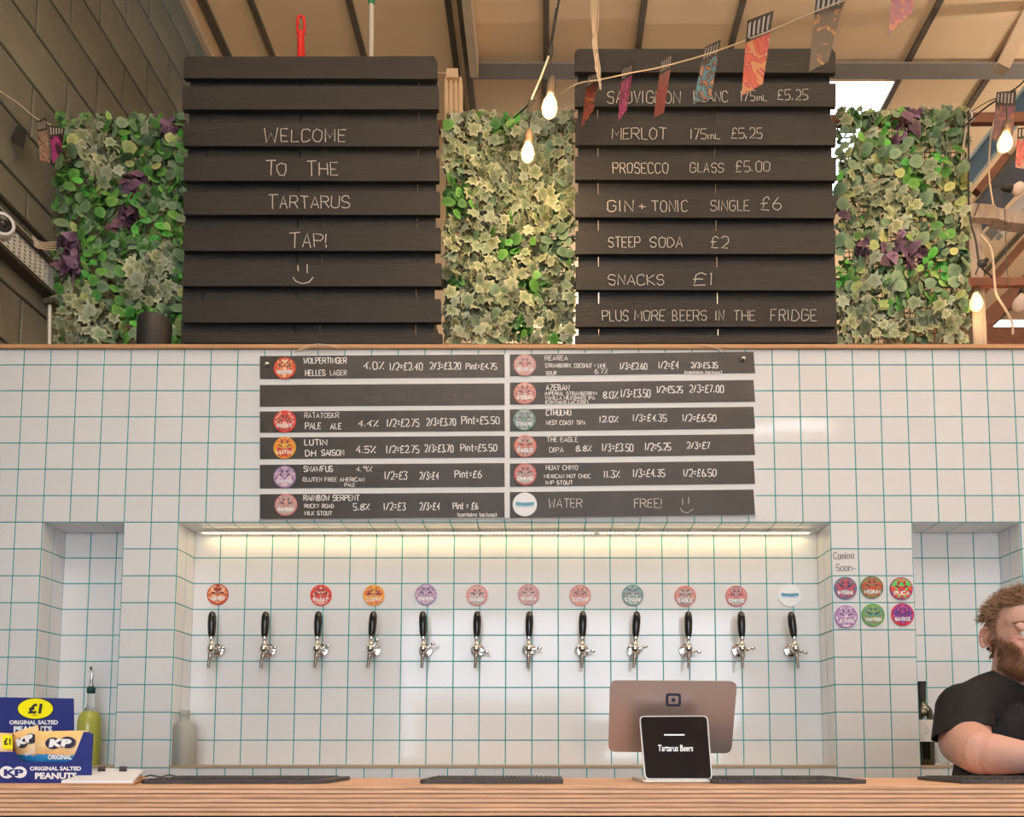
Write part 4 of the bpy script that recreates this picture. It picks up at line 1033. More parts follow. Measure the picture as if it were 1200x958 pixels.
def cable(pts, Y, r, m, label, n=6, cat='cable', name='cable'):
    ps = [P(p[0], p[1], p[2] if len(p) > 2 else Y) for p in pts]
    # Catmull-Rom smoothing
    out = []
    for i in range(len(ps)-1):
        p0, p1, p2, p3 = ps[max(i-1,0)], ps[i], ps[i+1], ps[min(i+2,len(ps)-1)]
        for k in range(4):
            s = k/4; out.append(.5*((2*p1)+(p2-p0)*s+(2*p0-5*p1+4*p2-p3)*s*s+(3*p1-p0-3*p2+p3)*s**3))
    out.append(ps[-1])
    return tag(obj(name, MB().tube(out, r, n), m, None, True), label, cat)
def join_cable(list_of, r, m, label, name, cat, Y=3):
    mb = MB()
    for pts in list_of: mb.tube([P(p[0], p[1], p[2] if len(p) > 2 else Y) for p in pts], r, 6)
    return tag(obj(name, mb, m, None, True), label, cat)
t = thing('festoon_cable', 'black festoon cable dropping from the roof between the pallets with two bulb leads', 'cable', P(650, 10, 2.8))
mb = MB().tube([P(*p) for p in ((657,-40,2.7),(655,0,2.75),(650,30,2.78),(645.5,55,2.8))], .004, 8).tube([P(*p) for p in ((645,65,2.8),(646.5,90,2.8))], .0022, 6)
mb.tube([P(*p) for p in ((652,10,2.77),(645,50,2.79),(632,100,2.84),(624,118,2.88),(612,130,2.96),(602,138,3.06))], .0034, 8).tube([P(*p) for p in ((619,132,2.88),(620,152,2.9))], .0022, 6)
obj('lead', mb, M['cable'], t, True)
obj('connector', MB().tube([P(645.6,53,2.8),P(644.8,65,2.8)], .0095, 10), M['black'], t, True)
obj('tie', MB().tube([P(622,118,2.88),P(619,132,2.89)], [.008,.006], 8).tube([P(617,115,2.88),P(624,122,2.88)], .002, 5).tube([P(627,117,2.88),P(620,123,2.88)], .002, 5), M['darkmetal'], t, True)
obj('pale_strap', MB().tube([P(643,66,2.79),P(634,90,2.81),(P(623,116,2.86))], .0035, 6), M['whitecable'], t, True)
# raffia twine
mb = MB(); rnd = random.Random(3)
for k in range(9):
    x = 693 + k*1.0
    mb.tube([P(x+rnd.uniform(-2,2), -30, 2.8), P(x+rnd.uniform(-2,1), 20, 2.85), P(695+rnd.uniform(-2,6), 50, 2.88), P(699+rnd.uniform(-2,5), 80, 2.9), P(702+rnd.uniform(-1,3), 100+rnd.uniform(-6,6), 2.9)], [.0008,.0014,.0014,.0012,.0007], 5)
tag(obj('raffia_twine', mb, M['string'], None, True), 'frayed bundle of natural twine hanging over the corner of the price pallet', 'twine')

# ---------------------------------------------------------------- bunting
def art_mat(name, cols, seed, scale=15):
    m = mat(name, cols[0], .35); nt = m.node_tree; N = nt.nodes; L = nt.links
    tc = N.new('ShaderNodeTexCoord'); mp = N.new('ShaderNodeMapping'); mp.inputs['Location'].default_value = (seed*.31,seed*.17,seed*.23); L.new(tc.outputs['Object'], mp.inputs[0])
    nz = N.new('ShaderNodeTexNoise'); nz.inputs['Scale'].default_value = scale; nz.inputs['Detail'].default_value = 3; nz.inputs['Distortion'].default_value = 2.2; L.new(mp.outputs[0], nz.inputs['Vector'])
    cr = N.new('ShaderNodeValToRGB'); cr.color_ramp.interpolation = 'CONSTANT'; e = cr.color_ramp.elements
    e[0].color = (*cols[0],1); e[1].position = .40; e[1].color = (*cols[1],1)
    for k, p_ in zip(range(2,len(cols)), (.5,.57,.64)): q = e.new(p_); q.color = (*cols[k],1)
    L.new(nz.outputs['Fac'], cr.inputs[0]); L.new(cr.outputs[0], N['Principled BSDF'].inputs['Base Color']); return m
def flag(label, TL, TR, BR, BL, Y, cols, seed, curl=.03, dY=.05, head=.27, group='printed bunting flags'):
    cols = [tuple(q*.6 for q in c_) for c_ in cols]
    c = P((TL[0]+TR[0])/2, (TL[1]+TR[1])/2, Y)
    t = thing('bunting_flag', label, 'bunting', c, group=group)
    def pt(s, q, off=0):
        a = Vector(TL)*(1-s)+Vector(TR)*s; b = Vector(BL)*(1-s)+Vector(BR)*s; p = a*(1-q)+b*q
        bx = -math.sin(q*math.pi)*3*0
        return P(p.x+bx, p.y, Y + dY*(s-.5) + curl*math.sin(math.pi*q*.9+.3) + off)
    def sheet(q0, q1, mt, nm, o=0):
        mb = MB(); n, m_ = 5, 9
        v = [pt(i/n, q0+(q1-q0)*j/m_, o) for j in range(m_+1) for i in range(n+1)]
        v += [p + Vector((0,.0012,0)) for p in v]; K = (n+1)*(m_+1); fs = []
        for j in range(m_):
            for i in range(n):
                k = j*(n+1)+i; fs += [(k,k+n+1,k+n+2,k+1),(K+k,K+k+1,K+k+n+2,K+k+n+1)]
        return obj(nm, mb.add(v, fs), mt, t, True)
    sheet(0, 1, art_mat('flag_art', cols, seed), 'printed_sheet')
    hb = sheet(0, head, M['black'], 'header_band', -.0012)
    mb = MB(); rnd = random.Random(seed)
    for r_ in range(5):
        s = .06+r_*.18
        mb.add([pt(s,.03+rnd.uniform(0,.04),-.003),pt(s+.09,.03,-.003),pt(s+.09,head-.04,-.003),pt(s,head-.03-rnd.uniform(0,.05),-.003)], [(0,3,2,1)])
    obj('pale_lettering_block', mb, mat('pale_grey_print', (.36,.34,.33), .5), hb)
    return t
gf = 'bunting on the twine across the price pallet'
flag('smallest dark red flag at the left end of the twine', (689,89),(702,84),(696,128),(681,150), 3.0, [(.03,.01,.01),(.3,.03,.02),(.05,.01,.01),(.5,.15,.05)], 1, group=gf)
flag('narrow magenta flag, second from the left on the twine', (729,79),(743,73),(735,128),(724,143), 2.92, [(.35,.02,.15),(.45,.03,.22),(.15,.01,.06),(.5,.1,.25)], 2, group=gf)
flag('dark crimson flag, third from the left on the twine', (775,70),(789,62),(778,132),(766,138), 2.8, [(.35,.03,.05),(.18,.02,.03),(.4,.06,.08),(.25,.02,.02)], 3, group=gf)
flag('black, blue and orange flag in the middle of the twine', (826,55),(845,46),(833,114),(812,122), 2.65, [(.02,.02,.03),(.05,.30,.45),(.02,.02,.03),(.55,.18,.06),(.45,.3,.25)], 4, group=gf)
flag('bright red flag reaching over the top of the price pallet', (876,24),(907,12),(894,98),(869,112), 2.4, [(.65,.05,.03),(.75,.10,.06),(.55,.02,.06),(.75,.30,.12)], 5, head=.3, group=gf)
flag('black flag with yellow and brown print above the right edge of the price pallet', (957,-10),(993,-18),(971,72),(948,84), 2.2, [(.012,.012,.012),(.02,.015,.015),(.015,.015,.015),(.40,.14,.06),(.62,.48,.06)], 6, head=.3, group=gf)
flag('violet and orange flag cut off by the top of the picture', (1050,-55),(1084,-62),(1069,14),(1041,41), 2.0, [(.20,.03,.12),(.35,.05,.10),(.16,.03,.16),(.55,.15,.06)], 7, head=.3, group=gf)
cable([(657,111,3.1),(677,98,3.02),(705,93,2.97),(742,85,2.88),(773,79,2.80),(824,65,2.64),(875,47,2.42),(915,31,2.32),(955,14,2.2),(1010,-8,2.1),(1060,-32,2.0)], 3, .0022, M['string'], 'pale twine rising to the right carrying the printed flags', cat='twine', name='bunting_twine')
gq = 'bunting at the sides of the room'
flag('dark flag with violet and orange print behind the top right bulb', (1168,108),(1191,106),(1186,172),(1163,164), 2.95, [(.03,.02,.04),(.20,.04,.15),(.04,.02,.03),(.45,.12,.05)], 8, group=gq)
flag('flag with a red foot at the right edge beside the blue beams', (1193,150),(1216,148),(1212,200),(1190,196), 2.9, [(.08,.03,.04),(.55,.05,.06),(.35,.3,.3),(.06,.03,.03)], 9, group=gq)
flag('orange and cream flag by the block wall at the far left', (43,142),(54,138),(59,190),(47,188), 3.0, [(.45,.12,.05),(.50,.40,.32),(.16,.06,.04),(.5,.42,.35)], 10, curl=.01, group=gq)
flag('magenta flag just left of the green leaves', (57,147),(76,150),(72,176),(62,192), 3.06, [(.42,.03,.28),(.50,.06,.36),(.30,.02,.2),(.05,.01,.03)], 11, curl=.01, head=.3, group=gq)
t = tag(obj('black_flag', MB().slab([(20,147),(31,152),(27,174),(12,163)], 3.0, 3.002), M['black']), 'small plain black flag hanging before the block wall', 'bunting')
cable([(-20,92,2.9),(0,107,2.93),(20,120,2.96),(34,132,2.98),(45,140,3.0),(60,146,3.05)], 3, .0022, M['string'], 'pale twine with small flags at the far left before the block wall', cat='twine', name='bunting_twine')

# ---------------------------------------------------------------- right hand background
def bar3(mb, a, b, w_, h_):
    a, b = Vector(a), Vector(b); d = (b-a).normalized(); s_ = d.cross(Vector((0,1,0))).normalized(); u_ = Vector((0,1,0))
    Ln = (b-a).length; Mx = Matrix(((d.x,u_.x,s_.x,a.x),(d.y,u_.y,s_.y,a.y),(d.z,u_.z,s_.z,a.z),(0,0,0,1)))
    return mb.box((0,-w_/2,-h_/2),(Ln,w_/2,h_/2), Mx)
t = thing('blue_girder', 'blue steel girder with a red brown timber strip sloping up at the far right', 'beam', P(1150, 200, 4.0))
mb = bar3(MB(), P(1096,254,4.0), P(1240,68,4.0), .03, .085); obj('girder_web', mb, M['blue'], t)
obj('girder_flange', bar3(MB(), P(1089,247,3.97), P(1233,60,3.97), .10, .014), mat('pale_blue_steel', (.25,.36,.42), .4), t)
obj('timber_strip', bar3(MB(), P(1144,226,3.9), P(1179,183,3.9), .04, .036), M['rail'], t)
obj('girder_flange', bar3(MB(), P(1103,262,3.96), P(1247,76,3.96), .10, .012), bpy.data.materials['pale_blue_steel'], t)
t = thing('blue_girder', 'darker blue steel girder behind the first, passing below the top right bulb', 'beam', P(1180, 220, 4.3))
obj('girder_web', bar3(MB(), P(1104,300,4.3), P(1262,130,4.3), .03, .14), mat('dark_blue_steel', (.025,.05,.10), .4), t)
t = thing('timber_frame', 'grey weathered timber post and crosspiece beside the right foliage', 'timber frame', P(1140, 402, 3.35))
obj('post', MB().box((P(1132,300,3.36).x,3.33,ZL-.05),(P(1147.5,300,3.36).x,3.38,P(1140,252,3.35).z)), M['greywood'], t)
obj('crosspiece', MB().slab([(1127,237),(1167,240),(1168,256),(1127,254)], 3.29, 3.33), M['greywood'], t)
obj('side_piece', MB().slab([(1164,241),(1182,247),(1206,247),(1206,263),(1180,260),(1166,255)], 3.36, 3.42), M['greywood'], t)
t = thing('tube_fitting', 'pair of pale tube light housings sloping up behind the timber frame', 'light fitting', P(1180, 250, 4.5))
obj('housing', bar3(MB(), P(1162,273,4.5), P(1222,215,4.5), .08, .06), M['white'], t)
obj('housing', bar3(MB(), P(1171,278,4.5), P(1226,224,4.5), .05, .025), M['white'], t)
tag(obj('roof_brace', bar3(MB(), P(1146,348,5.0), P(1230,250,5.0), .05, .05), M['rail']), 'thin dark brace sloping up to the right behind the lower rail', 'beam')
tag(obj('roof_rafter', bar3(MB(), P(1128,402,4.4), P(1240,296,4.4), .08, .085), M['rail']), 'thick red brown rafter sloping up to the right below the lower rail', 'beam')
tag(obj('roof_strut', bar3(MB(), P(1173,82,4.4), P(1215,-5,4.4), .06, .075), M['beige']), 'cream strut rising to the right from the end of the steel beam', 'beam')
tag(obj('tie_beam', MB().box((P(1040,395,6.0).x,6.0,P(1150,405,6).z),(6.8,6.08,P(1150,383,6).z)), M['rail']), 'dark cross timber low down at the far right behind the rafter', 'beam')
cable([(1213,80,3.1),(1195,100,3.1),(1175,113,3.1),(1150,130,3.15),(1128,150,3.2)], 3, .0035, M['cable'], 'black cable sloping from the top right to the upper rail')
cable([(1203,92,3.2),(1183,110,3.2),(1160,118,3.2),(1138,131,3.22)], 3, .002, M['cable'], 'thinner black cable sloping just below the thick one at top right')
cable([(1135,130,3.2),(1135,180,3.2),(1135,225,3.2),(1137,258,3.22),(1143,280,3.22),(1146,300,3.22),(1149,312,3.22),(1163,325,3.24)], 3, .004, M['cable'], 'black lead hanging down in front of the grey timber post')
tag(obj('plug_adapter', MB().ball(P(1151,309,3.2), .018, 10, 6, (1.2,.6,1)).ball(P(1156,305,3.2), .010, 8, 5).tube([P(1147,312,3.2),P(1143,322,3.2)], .003, 6), M['black'], None, True), 'black plug knot at the end of the hanging lead', 'plug')
cable([(1149,276,3.28),(1158,286,3.27),(1163,300,3.26),(1165,325,3.22),(1168,345,3.22),(1178,362,3.24),(1186,378,3.26),(1187,392,3.28)], 3, .0048, M['whitecable'], 'cream cable curling down over the lower rail at the right')
cable([(1170,125,3.1),(1162,155,3.1),(1159,190,3.1),(1160,215,3.12),(1164,240,3.15)], 3, .0032, M['whitecable'], 'cream cord hanging beside the dark flag')
cable([(1133,142,3.2),(1130,165,3.2),(1126.5,187,3.2)], 3, .0035, M['whitecable'], 'short cream ribbon hanging from the upper rail')
cable([(1142,253,3.25),(1152,228,3.22),(1160,221,3.2),(1172,218,3.2)], 3, .0022, M['cable'], 'thin lead looping up to the sideways bulb')
cable([(1176,215,3.2),(1178,260,3.2),(1180,310,3.2),(1183,345,3.2)], 3, .0018, M['cable'], 'thin black wire dropping from the sideways bulb')
t = thing('cable_ties', 'two white ties wrapped round the upper rail at the right', 'cable tie', P(1131, 136, 3.22))
for x in (1127.5, 1135.5):
    obj('tie', MB().tube([P(x,130.5,3.27),P(x-1,137,3.262),P(x,143,3.27)], .004, 6).tube([P(x+3,130.5,3.27),P(x+3.4,137,3.262),P(x+2.5,143,3.27)], .004, 6), M['white'], t, True)

cable([(1181,108,2.95),(1180,125,2.88),(1180,143,2.85)], 3, .0026, M['cable'], 'short lead holding the top right bulb on the black cable')
# ---------------------------------------------------------------- left wall services
def xw(px, py, X=-2.0550): return PX(px, py, X)
zb_ = xw(0,287,-2.0450).z; zt_ = xw(0,254,-2.0450).z; ya, yb = 2.86, 3.7
t = thing('cable_tray', 'white perforated cable tray with black edges along the left block wall', 'cable tray', (-2.0550, 3.0, zb_))
mb = MB(); ny, nz = 26, 7; cy = (yb-ya)/ny; cz = (zt_-zb_)/nz
for j in range(nz+1):                                  # bars between punched holes
    z = zb_ + j*cz; mb.box((-2.0500,ya,z-cz*.26),(-2.0450,yb,z+cz*.26))
for i in range(ny+1):
    y = ya + i*cy; mb.box((-2.0497,y-cy*.25,zb_),(-2.0452,y+cy*.25,zt_))
o = obj('perforated_plate', mb, M['white'], t); o['kind'] = 'stuff'
obj('backing', MB().box((-2.0900,ya,zb_),(-2.0750,yb,zt_)), M['black'], t)
for z, n_ in ((zb_-.012,'rim'),(zt_+.006,'rim')): obj(n_, MB().box((-2.0900,ya,z-.006),(-2.0300,yb,z+.012)), M['darkmetal'], t)
z = xw(0,228,-2.0650).z
obj('conduit', MB().tube([(-2.0700,2.86,z),(-2.0700,3.7,z)], .010, 8), M['darkmetal'], t)
obj('conduit', MB().tube([(-2.0750,2.86,z-.045),(-2.0750,3.7,z-.045)], .007, 8), M['galv'], t)
mb = MB()
for k in range(4): mb.tube([xw(38,277+k*3,-2.0350),xw(44,283+k*2.5,-2.0200),xw(54,285+k*2.5,-2.0150),xw(66,284+k*3,-2.0250)], .0032, 6)
tag(obj('cable_bundle', mb, M['whitecable'], None, True), 'loop of cream cables over the end of the perforated tray', 'cable')
c = P(3, 262, 2.74)
t = thing('security_camera', 'white round security camera with a dark lens at the left edge', 'camera', c)
q = Vector((0,0,1)).rotation_difference(Vector((.75,-1,-.35)).normalized()).to_matrix()
obj('housing', MB().lathe([(.001,-.10),(.034,-.098),(.039,-.09),(.039,-.004),(.036,0),(.029,.001),(.028,-.004)], 24, q, c), M['white'], t, True)
obj('lens', MB().lathe([(.028,-.006),(.028,-.002),(.014,.001),(.012,-.003),(.001,.004)], 24, q, c), M['blackgloss'], t, True)
obj('bracket', MB().box((c.x-.06,c.y+.03,c.z-.015),(c.x-.02,c.y+.06,c.z+.015)), M['white'], t)
t = thing('drop_pipe', 'thin grey pipe with a bracket rising from the capping at the far left', 'pipe', P(59, 402, 3.1))
obj('pipe', MB().tube([Vector((P(59,402,3.1).x,3.1,ZL+.001)),P(58.5,350,3.1)], .007, 8), M['galv'], t, True)
obj('pipe_bracket', MB().slab([(50,350),(63,348),(63,353),(51,356)], 3.08, 3.12), M['darkmetal'], t)

# dried splash mark on the tile behind the second tap
# ---------------------------------------------------------------- the barman
def sphere_chain(mb, a, b, ra, rb, n=None, sc=(1,1,1), M3=None):
    a, b = Vector(a), Vector(b); Ln = (b-a).length
    n = n or max(2, int(Ln/(min(ra, rb)*.3))+1)
    for i in range(n+1):
        s = i/n; mb.ball(a*(1-s)+b*s, ra*(1-s)+rb*s, 14, 10, sc, M3)
def bake(mb, voxel, smooth, name):
    """union of closed lumps -> one continuous smooth surface"""
    me = mb.mesh(name); o = bpy.data.objects.new(name, me); C.objects.link(o)
    r = o.modifiers.new('r', 'REMESH'); r.mode = 'VOXEL'; r.voxel_size = voxel; r.use_smooth_shade = True
    s = o.modifiers.new('s', 'SMOOTH'); s.iterations = smooth; s.factor = .6
    dg = bpy.context.evaluated_depsgraph_get(); out = bpy.data.meshes.new_from_object(o.evaluated_get(dg))
    bpy.data.objects.remove(o); bpy.data.meshes.remove(me); out.name = name
    out.polygons.foreach_set('use_smooth', [True]*len(out.polygons)); return out
YAW = R(-6); HS = .97
HC = P(1198, 748, 2.07)
HM = Matrix.Rotation(YAW, 3, 'Z') @ Matrix.Rotation(R(4), 3, 'X')
H = lambda x, y, z: HC + HM @ Vector((x, y, z)) * HS
def hb(mb, c, r, rot=None):
    m3 = HM @ (rot if rot is not None else Matrix.Identity(3))
    mb.ball(H(*c), 1, 24, 16, Vector(r)*HS, m3)
head = MB()
hb(head, (0,.012,.036), (.074,.095,.084)); hb(head, (0,-.030,.012), (.064,.064,.072)); hb(head, (0,-.030,-.030), (.058,.058,.062))
hb(head, (0,-.042,-.072), (.047,.046,.036)); hb(head, (0,-.076,-.092), (.021,.016,.016)); hb(head, (0,-.034,.042), (.064,.060,.056)); hb(head, (0,-.02,.0), (.069,.062,.07))
for s in (-1,1):
    hb(head, (s*.030,-.083,.026), (.026,.012,.009)); hb(head, (s*.040,-.066,-.022), (.021,.022,.020))
    hb(head, (s*.045,-.02,-.065), (.014,.035,.022))
    hb(head, (s*.031,-.0855,.0170), (.019,.0105,.0050)); hb(head, (s*.031,-.084,-.006), (.018,.011,.0055))
    hb(head, (s*.011,-.104,-.030), (.0085,.010,.008))
for k in range(8):
    q = k/7; hb(head, (0,-.090-.024*q,.014-.040*q), (.0085+.004*q,.012,.011))
hb(head, (0,-.096,-.052), (.023,.009,.0065)); hb(head, (0,-.095,-.064), (.020,.009,.0065)); hb(head, (0,-.094,-.058),(.025,.006,.006))
for s in (-1,1):                                       # ears: rim, lobe and bowl
    E = Matrix.Rotation(s*R(-24), 3, 'Z') @ Matrix.Rotation(R(-10), 3, 'X')
    for k in range(11):
        a = R(-70 + k*26); yy = .017*math.cos(a); hb(head, (s*(.0835+.55*yy), .020+.9*yy, .003+.027*math.sin(a)), (.0050,.0048,.0050))
    hb(head, (s*.0775,.021,.001), (.008,.012,.022), Matrix.Rotation(s*R(-32),3,'Z')); hb(head, (s*.076,.010,-.026), (.0055,.007,.008)); hb(head, (s*.0775,.006,-.004), (.0045,.004,.008))
NB = P(1186, 818, 2.13)                                # base of the neck
sphere_chain(head, H(0,.022,-.045), NB + Vector((0,0,-.03)), .058, .062)
SR = P(1128, 833, 2.03); SL = Vector((SR.x+.33, 2.26, SR.z+.01))   # shoulders
CH = P(1196, 878, 2.20)
sphere_chain(head, NB, SR + Vector((.02,0,.0)), .055, .055); sphere_chain(head, NB, SL, .055, .055)
EL = P(1149, 894, 1.84); EL.z = BT + .057
WR = P(1232, 905, 1.725); WR.z = BT + .043
MDP = P(1131, 870, 1.98); sphere_chain(head, SR, MDP, .060, .060); sphere_chain(head, MDP, EL, .060, .049); sphere_chain(head, EL, WR, .044, .028)
sphere_chain(head, EL*.8+WR*.2, EL*.45+WR*.55, .046, .037)
EL2 = Vector((SL.x+.02, 1.92, BT+.0505)); WR2 = Vector((WR.x+.20, 1.74, BT+.045))
sphere_chain(head, SL, EL2, .056, .046); sphere_chain(head, EL2, WR2, .043, .028)
# trunk, pelvis and legs down to the floor
PV = Vector((CH.x+.05, 2.42, .86))
sphere_chain(head, CH, PV, .125, .12)
def hand(mb, wr, d, side):
    d = Vector(d).normalized(); up = Vector((0,0,1)); s_ = d.cross(up).normalized()*side
    pc = wr + d*.055; mb.ball(wr + d*.05, 1, 14, 10, (.042,.040,.018), Matrix((( d.x,s_.x,0),(d.y,s_.y,0),(d.z,s_.z,1))))
    for k, (o, Ln) in enumerate(((.030,.068),(.011,.076),(-.009,.070),(-.028,.055))):
        a = wr + d*.085 + s_*o; b = a + d*Ln*.5 + up*.006 + s_*o*.12; c_ = b + d*Ln*.42 - up*.014
        sphere_chain(mb, a, b, .0092, .0085, 7); sphere_chain(mb, b, c_, .0085, .0070, 6)
    a = wr + d*.03 + s_*.032; b = a + d*.035 + s_*.022; sphere_chain(mb, a, b, .011, .010, 6); sphere_chain(mb, b, b + d*.03 - up*.004, .0095, .008, 6)
hand(head, WR, (1,-.35,-.0), 1); hand(head, WR2, (-.5,-.85,-.02), -1)
for s in (-1,1):
    hp = PV + Vector((s*.09,0,-.04)); kn = Vector((hp.x+s*.02,2.36,.48)); an = Vector((hp.x+s*.02,2.44,.09))
    sphere_chain(head, hp, kn, .085, .056, 12); sphere_chain(head, kn, an, .055, .04, 12); sphere_chain(head, an, an+Vector((0,-.14,-.045)), .042, .034, 8)
body_me = bake(head, .0034, 4, 'body')
# skin tint by place: lips, ears, beard shadow
skin = mat('skin', (.62,.34,.25), .5, spec=.35, bump=.12, bump_scale=120); nt = skin.node_tree; N = nt.nodes; L = nt.links
at = N.new('ShaderNodeVertexColor'); at.layer_name = 'Col'; L.new(at.outputs['Color'], N['Principled BSDF'].inputs['Base Color'])
N['Principled BSDF'].inputs['Subsurface Weight'].default_value = .12; N['Principled BSDF'].inputs['Subsurface Radius'].default_value = (.02,.008,.004)
HI = HM.transposed()
def headlocal(p): return HI @ ((Vector(p) - HC) / HS)
def beardw(l):
    """0..1 how far a point of the head is beard"""
    x, y, z = l; ax = abs(x)
    if y > .035 or z < -.118: return 0
    top = -.046 + max(0, ax-.028)*1.25
    if ax < .026 and -.072 < z < -.045 and y < -.08: return 0 if abs(z+.058) < .0105 and ax < .023 else .8
    if ax > .055 and z > .012: return 0
    if y > -.005 and z < -.085: return 0
    d = top - z
    return max(0, min(1, d/.012 + .2)) if y < .012 else 0
ca = body_me.color_attributes.new('Col', 'FLOAT_COLOR', 'POINT')
for i, v in enumerate(body_me.vertices):
    p = v.co; l = headlocal(p); c = Vector((.64,.39,.31))
    n1 = noise.noise(p*14)
    c = c * (1 + .06*n1)
    if (p - HC).length < .17:
        x, y, z = l
        if y < -.085 and abs(x) < .024 and abs(z+.058) < .010: c = Vector((.50,.20,.17))
        if abs(x) > .069 and y > -.01: c = c.lerp(Vector((.66,.28,.21)), .5)
        if abs(x) > .02 and z < .0 and z > -.04 and y < -.05: c = c.lerp(Vector((.66,.28,.21)), .4)
        b_ = beardw(l)
        if b_ > 0: c = c.lerp(Vector((.26,.13,.075)), .75*b_)
    else:
        if p.y < 2.0 and p.z < SR.z: c = c.lerp(Vector((.66,.33,.26)), .3 + .3*n1)
    ca.data[i].color = (c.x, c.y, c.z, 1)
man = thing('person', 'bearded ginger haired person in a black t-shirt leaning on the bar at the right', 'person', (PV.x, 2.4, 0))
body_me.materials.append(skin)
def world_mesh(name, me, m_, par):
    off = rootloc(par)
    me.transform(Matrix.Translation(-off))
    if m_ is not None and not me.materials: me.materials.append(m_)
    o = bpy.data.objects.new(name, me); C.objects.link(o); o.parent = par; return o
ob_body = world_mesh('body', body_me, None, man)
# t-shirt: follows trunk and upper arms, open hem at sleeves
cloth = mat('black_cotton', (.0095,.0105,.013), .85, spec=.25, bump=.25, bump_scale=40)
sh = MB()
sphere_chain(sh, NB + Vector((-.005,0,-.035)), SR + Vector((.012,.004,.004)), .070, .066); sphere_chain(sh, NB + Vector((0,0,-.035)), SL, .070, .066)
sphere_chain(sh, CH + Vector((.0,0,.02)), PV, .155, .145); sphere_chain(sh, SR + Vector((.115,.07,-.06)), SL + Vector((-.07,0,-.06)), .11, .11); sphere_chain(sh, P(1172,813,2.09), SR, .064, .062)
sphere_chain(sh, CH + Vector((-.02,.0,-.03)), CH + Vector((-.03,.06,-.25)), .12, .13)
hem = P(1124, 860, 1.985); hn = Vector((.12,-.30,-1)).normalized()
sphere_chain(sh, SR, hem + hn*.03, .067, .072)
dv2 = (EL2-SL); sphere_chain(sh, SL, SL+dv2*.4, .067, .067)
shirt_me = bake(sh, .0042, 3, 'tshirt')
# cut the sleeves square across the arm, and the collar round the neck
bm = bmesh.new(); bm.from_mesh(shirt_me)
for v in bm.verts:                                     # folds
    n1 = noise.noise(Vector((v.co.x*16, v.co.y*9, v.co.z*7))); v.co += v.normal * (.0045*n1)
def trim_at(c, n, rad):
    fs = [f_ for f_ in bm.faces if (f_.calc_center_median()-c).length < rad and (rad > .121 or abs(f_.calc_center_median().x-c.x) < .072)]
    es = {e for f_ in fs for e in f_.edges}; vs = {v for f_ in fs for v in f_.verts}
    bmesh.ops.bisect_plane(bm, geom=list(fs)+list(es)+list(vs), plane_co=c, plane_no=n, clear_outer=True)
trim_at(hem, hn, .12)
h2 = SL+dv2*.4; trim_at(h2, dv2.normalized(), .12)
trim_at(P(1180,794,2.06), Vector((.42,-.35,.9)).normalized(), .15)
# thickness at the open edges
edges_ = [e for e in bm.edges if e.is_boundary]
r_ = bmesh.ops.extrude_edge_only(bm, edges=edges_)
for v in [g_ for g_ in r_['geom'] if isinstance(g_, bmesh.types.BMVert)]:
    c_ = hem if (v.co-hem).length < .10 else (h2 if (v.co-h2).length < .12 else NB)
    v.co = v.co + (c_ - v.co).normalized()*.006
bm.to_mesh(shirt_me); bm.free(); shirt_me.update()
world_mesh('tshirt', shirt_me, cloth, man)
tr = MB()
for s in (-1,1):
    hp = PV + Vector((s*.09,0,-.04)); kn = Vector((hp.x+s*.02,2.36,.48)); an = Vector((hp.x+s*.02,2.44,.11))
    sphere_chain(tr, PV + Vector((0,0,.03)), hp, .13, .105, 5); sphere_chain(tr, hp, kn, .10, .07, 12); sphere_chain(tr, kn, an, .07, .055, 12)
world_mesh('trousers', bake(tr, .012, 4, 'trousers'), mat('dark_denim', (.03,.035,.05), .8), man)
# eyes, brows, earring
for s in (-1,1):
    e = obj('eye', MB().ball(H(s*.031,-.0822,.0055), .0118*HS, 16, 10), mat('eye_white', (.75,.70,.66), .15), man, True)
    ir = H(s*.031+.004,-.0940,.0052); q = Vector((0,0,1)).rotation_difference(HM @ Vector((.1,-1,0)).normalized()).to_matrix()
    obj('iris', MB().lathe([(.0052,-.0006),(.0052,.0004),(.0026,.0008),(.001,.0009)], 14, q, ir), mat('brown_iris', (.05,.035,.02), .1), e)
    mb = MB(); rb = random.Random(5)
    for k in range(90):
        q = k/89; x = s*(.012+.036*q); z = .0285 + .006*math.sin(q*2.4) + rb.uniform(-.003,.003)
        y = -.0975 + .028*q*q
        a = H(x, y, z); b = H(x+s*.007, y-.001+.004*q, z+rb.uniform(.000,.002)); mb.tube([a,b], [.0007,.0003], 3, False)
    obj('eyebrow', mb, mat('brow_hair', (.20,.10,.05), .7), man)
obj('ear_stud', MB().ball(H(-.0825,.008,-.027), .0045, 10, 6), M['black'], man, True)
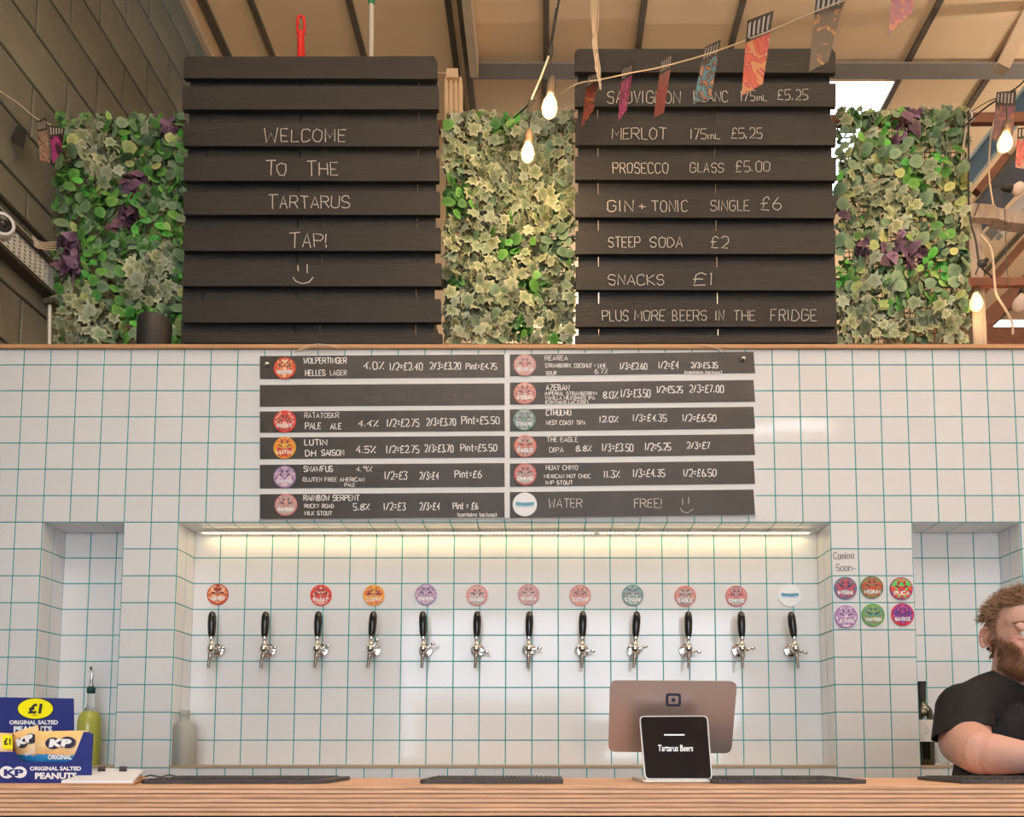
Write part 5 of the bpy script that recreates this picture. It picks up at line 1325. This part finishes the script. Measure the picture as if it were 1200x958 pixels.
# hair: cap under many strands
hairm = mat('ginger_brown_hair', (.26,.15,.085), .55, spec=.4, noise_amt=.35, noise_scale=60)
hairm2 = mat('beard_hair', (.24,.12,.06), .6, noise_amt=.3, noise_scale=60)
def hairline(l):
    x, y, z = l; ax = abs(x)
    if z > .115: return True
    front = .084 - ax*.12
    if y < -.022: return z > front
    if y < .015: return z > (.004 + (-.03-y)*0 + max(0, (-.0-y))*2.2)      # sideburn and temple
    if y < .04: return z > .018
    return z > -.045
rb = random.Random(9); strands = MB(); beard = MB()
bm = bmesh.new(); bm.from_mesh(body_me); bm.normal_update()
off = rootloc(man)
cap_faces = []
for f_ in bm.faces:
    c_ = f_.calc_center_median() + off; l = headlocal(c_)
    if (c_-HC).length > .15*1.0: continue
    x, y, z = l
    isear = abs(x) > .0745 and -.035 < z < .035 and y > -.005
    if hairline(l) and not isear:
        cap_faces.append([v.co + off + v.normal*.004 for v in f_.verts])
        short = z < .045
        for _ in range(2):
            if rb.random() < .30:
                nrm = HI @ f_.normal
                if short: dl = Vector((nrm.x*.6, nrm.y*.6+.3, nrm.z*.5-.55)); Ln = rb.uniform(.010,.018)
                else: dl = Vector((nrm.x*.9 - .15, nrm.y*.6+.10, nrm.z*.8+.25)); Ln = rb.uniform(.015,.031) * (1.05 if z > .08 else 1.15)
                dl += Vector((rb.gauss(0,.28), rb.gauss(0,.28), rb.gauss(0,.2))); d = (HM @ dl).normalized()
                cv = HM @ Vector((rb.gauss(0,.5), rb.gauss(0.15,.5), rb.gauss(-.3,.4)))
                p0 = c_; p1 = p0 + d*Ln*.5; p2 = p0 + (d + cv*.6).normalized()*Ln
                strands.tube([p0,p1,p2], [.0010,.0009,.0003], 3, False)
    else:
        b_ = beardw(l)
        if b_ > .3 and rb.random() < .45*b_:
            nrm = HI @ f_.normal; dl = Vector((nrm.x*.7, nrm.y*.7, nrm.z*.4-.75)) + Vector((rb.gauss(0,.2),rb.gauss(0,.2),rb.gauss(0,.2)))
            d = (HM @ dl).normalized(); Ln = rb.uniform(.005,.010); beard.tube([c_, c_+d*Ln], [.0007,.0003], 3, False)
bm.free()
cap = MB()
for q in cap_faces: cap.add(q, [tuple(range(len(q)))])
hr = obj('hair', cap, hairm, man)
o = obj('strands', strands, hairm, hr); o['kind'] = 'stuff'
o = obj('beard', beard, hairm2, man); o['kind'] = 'stuff'
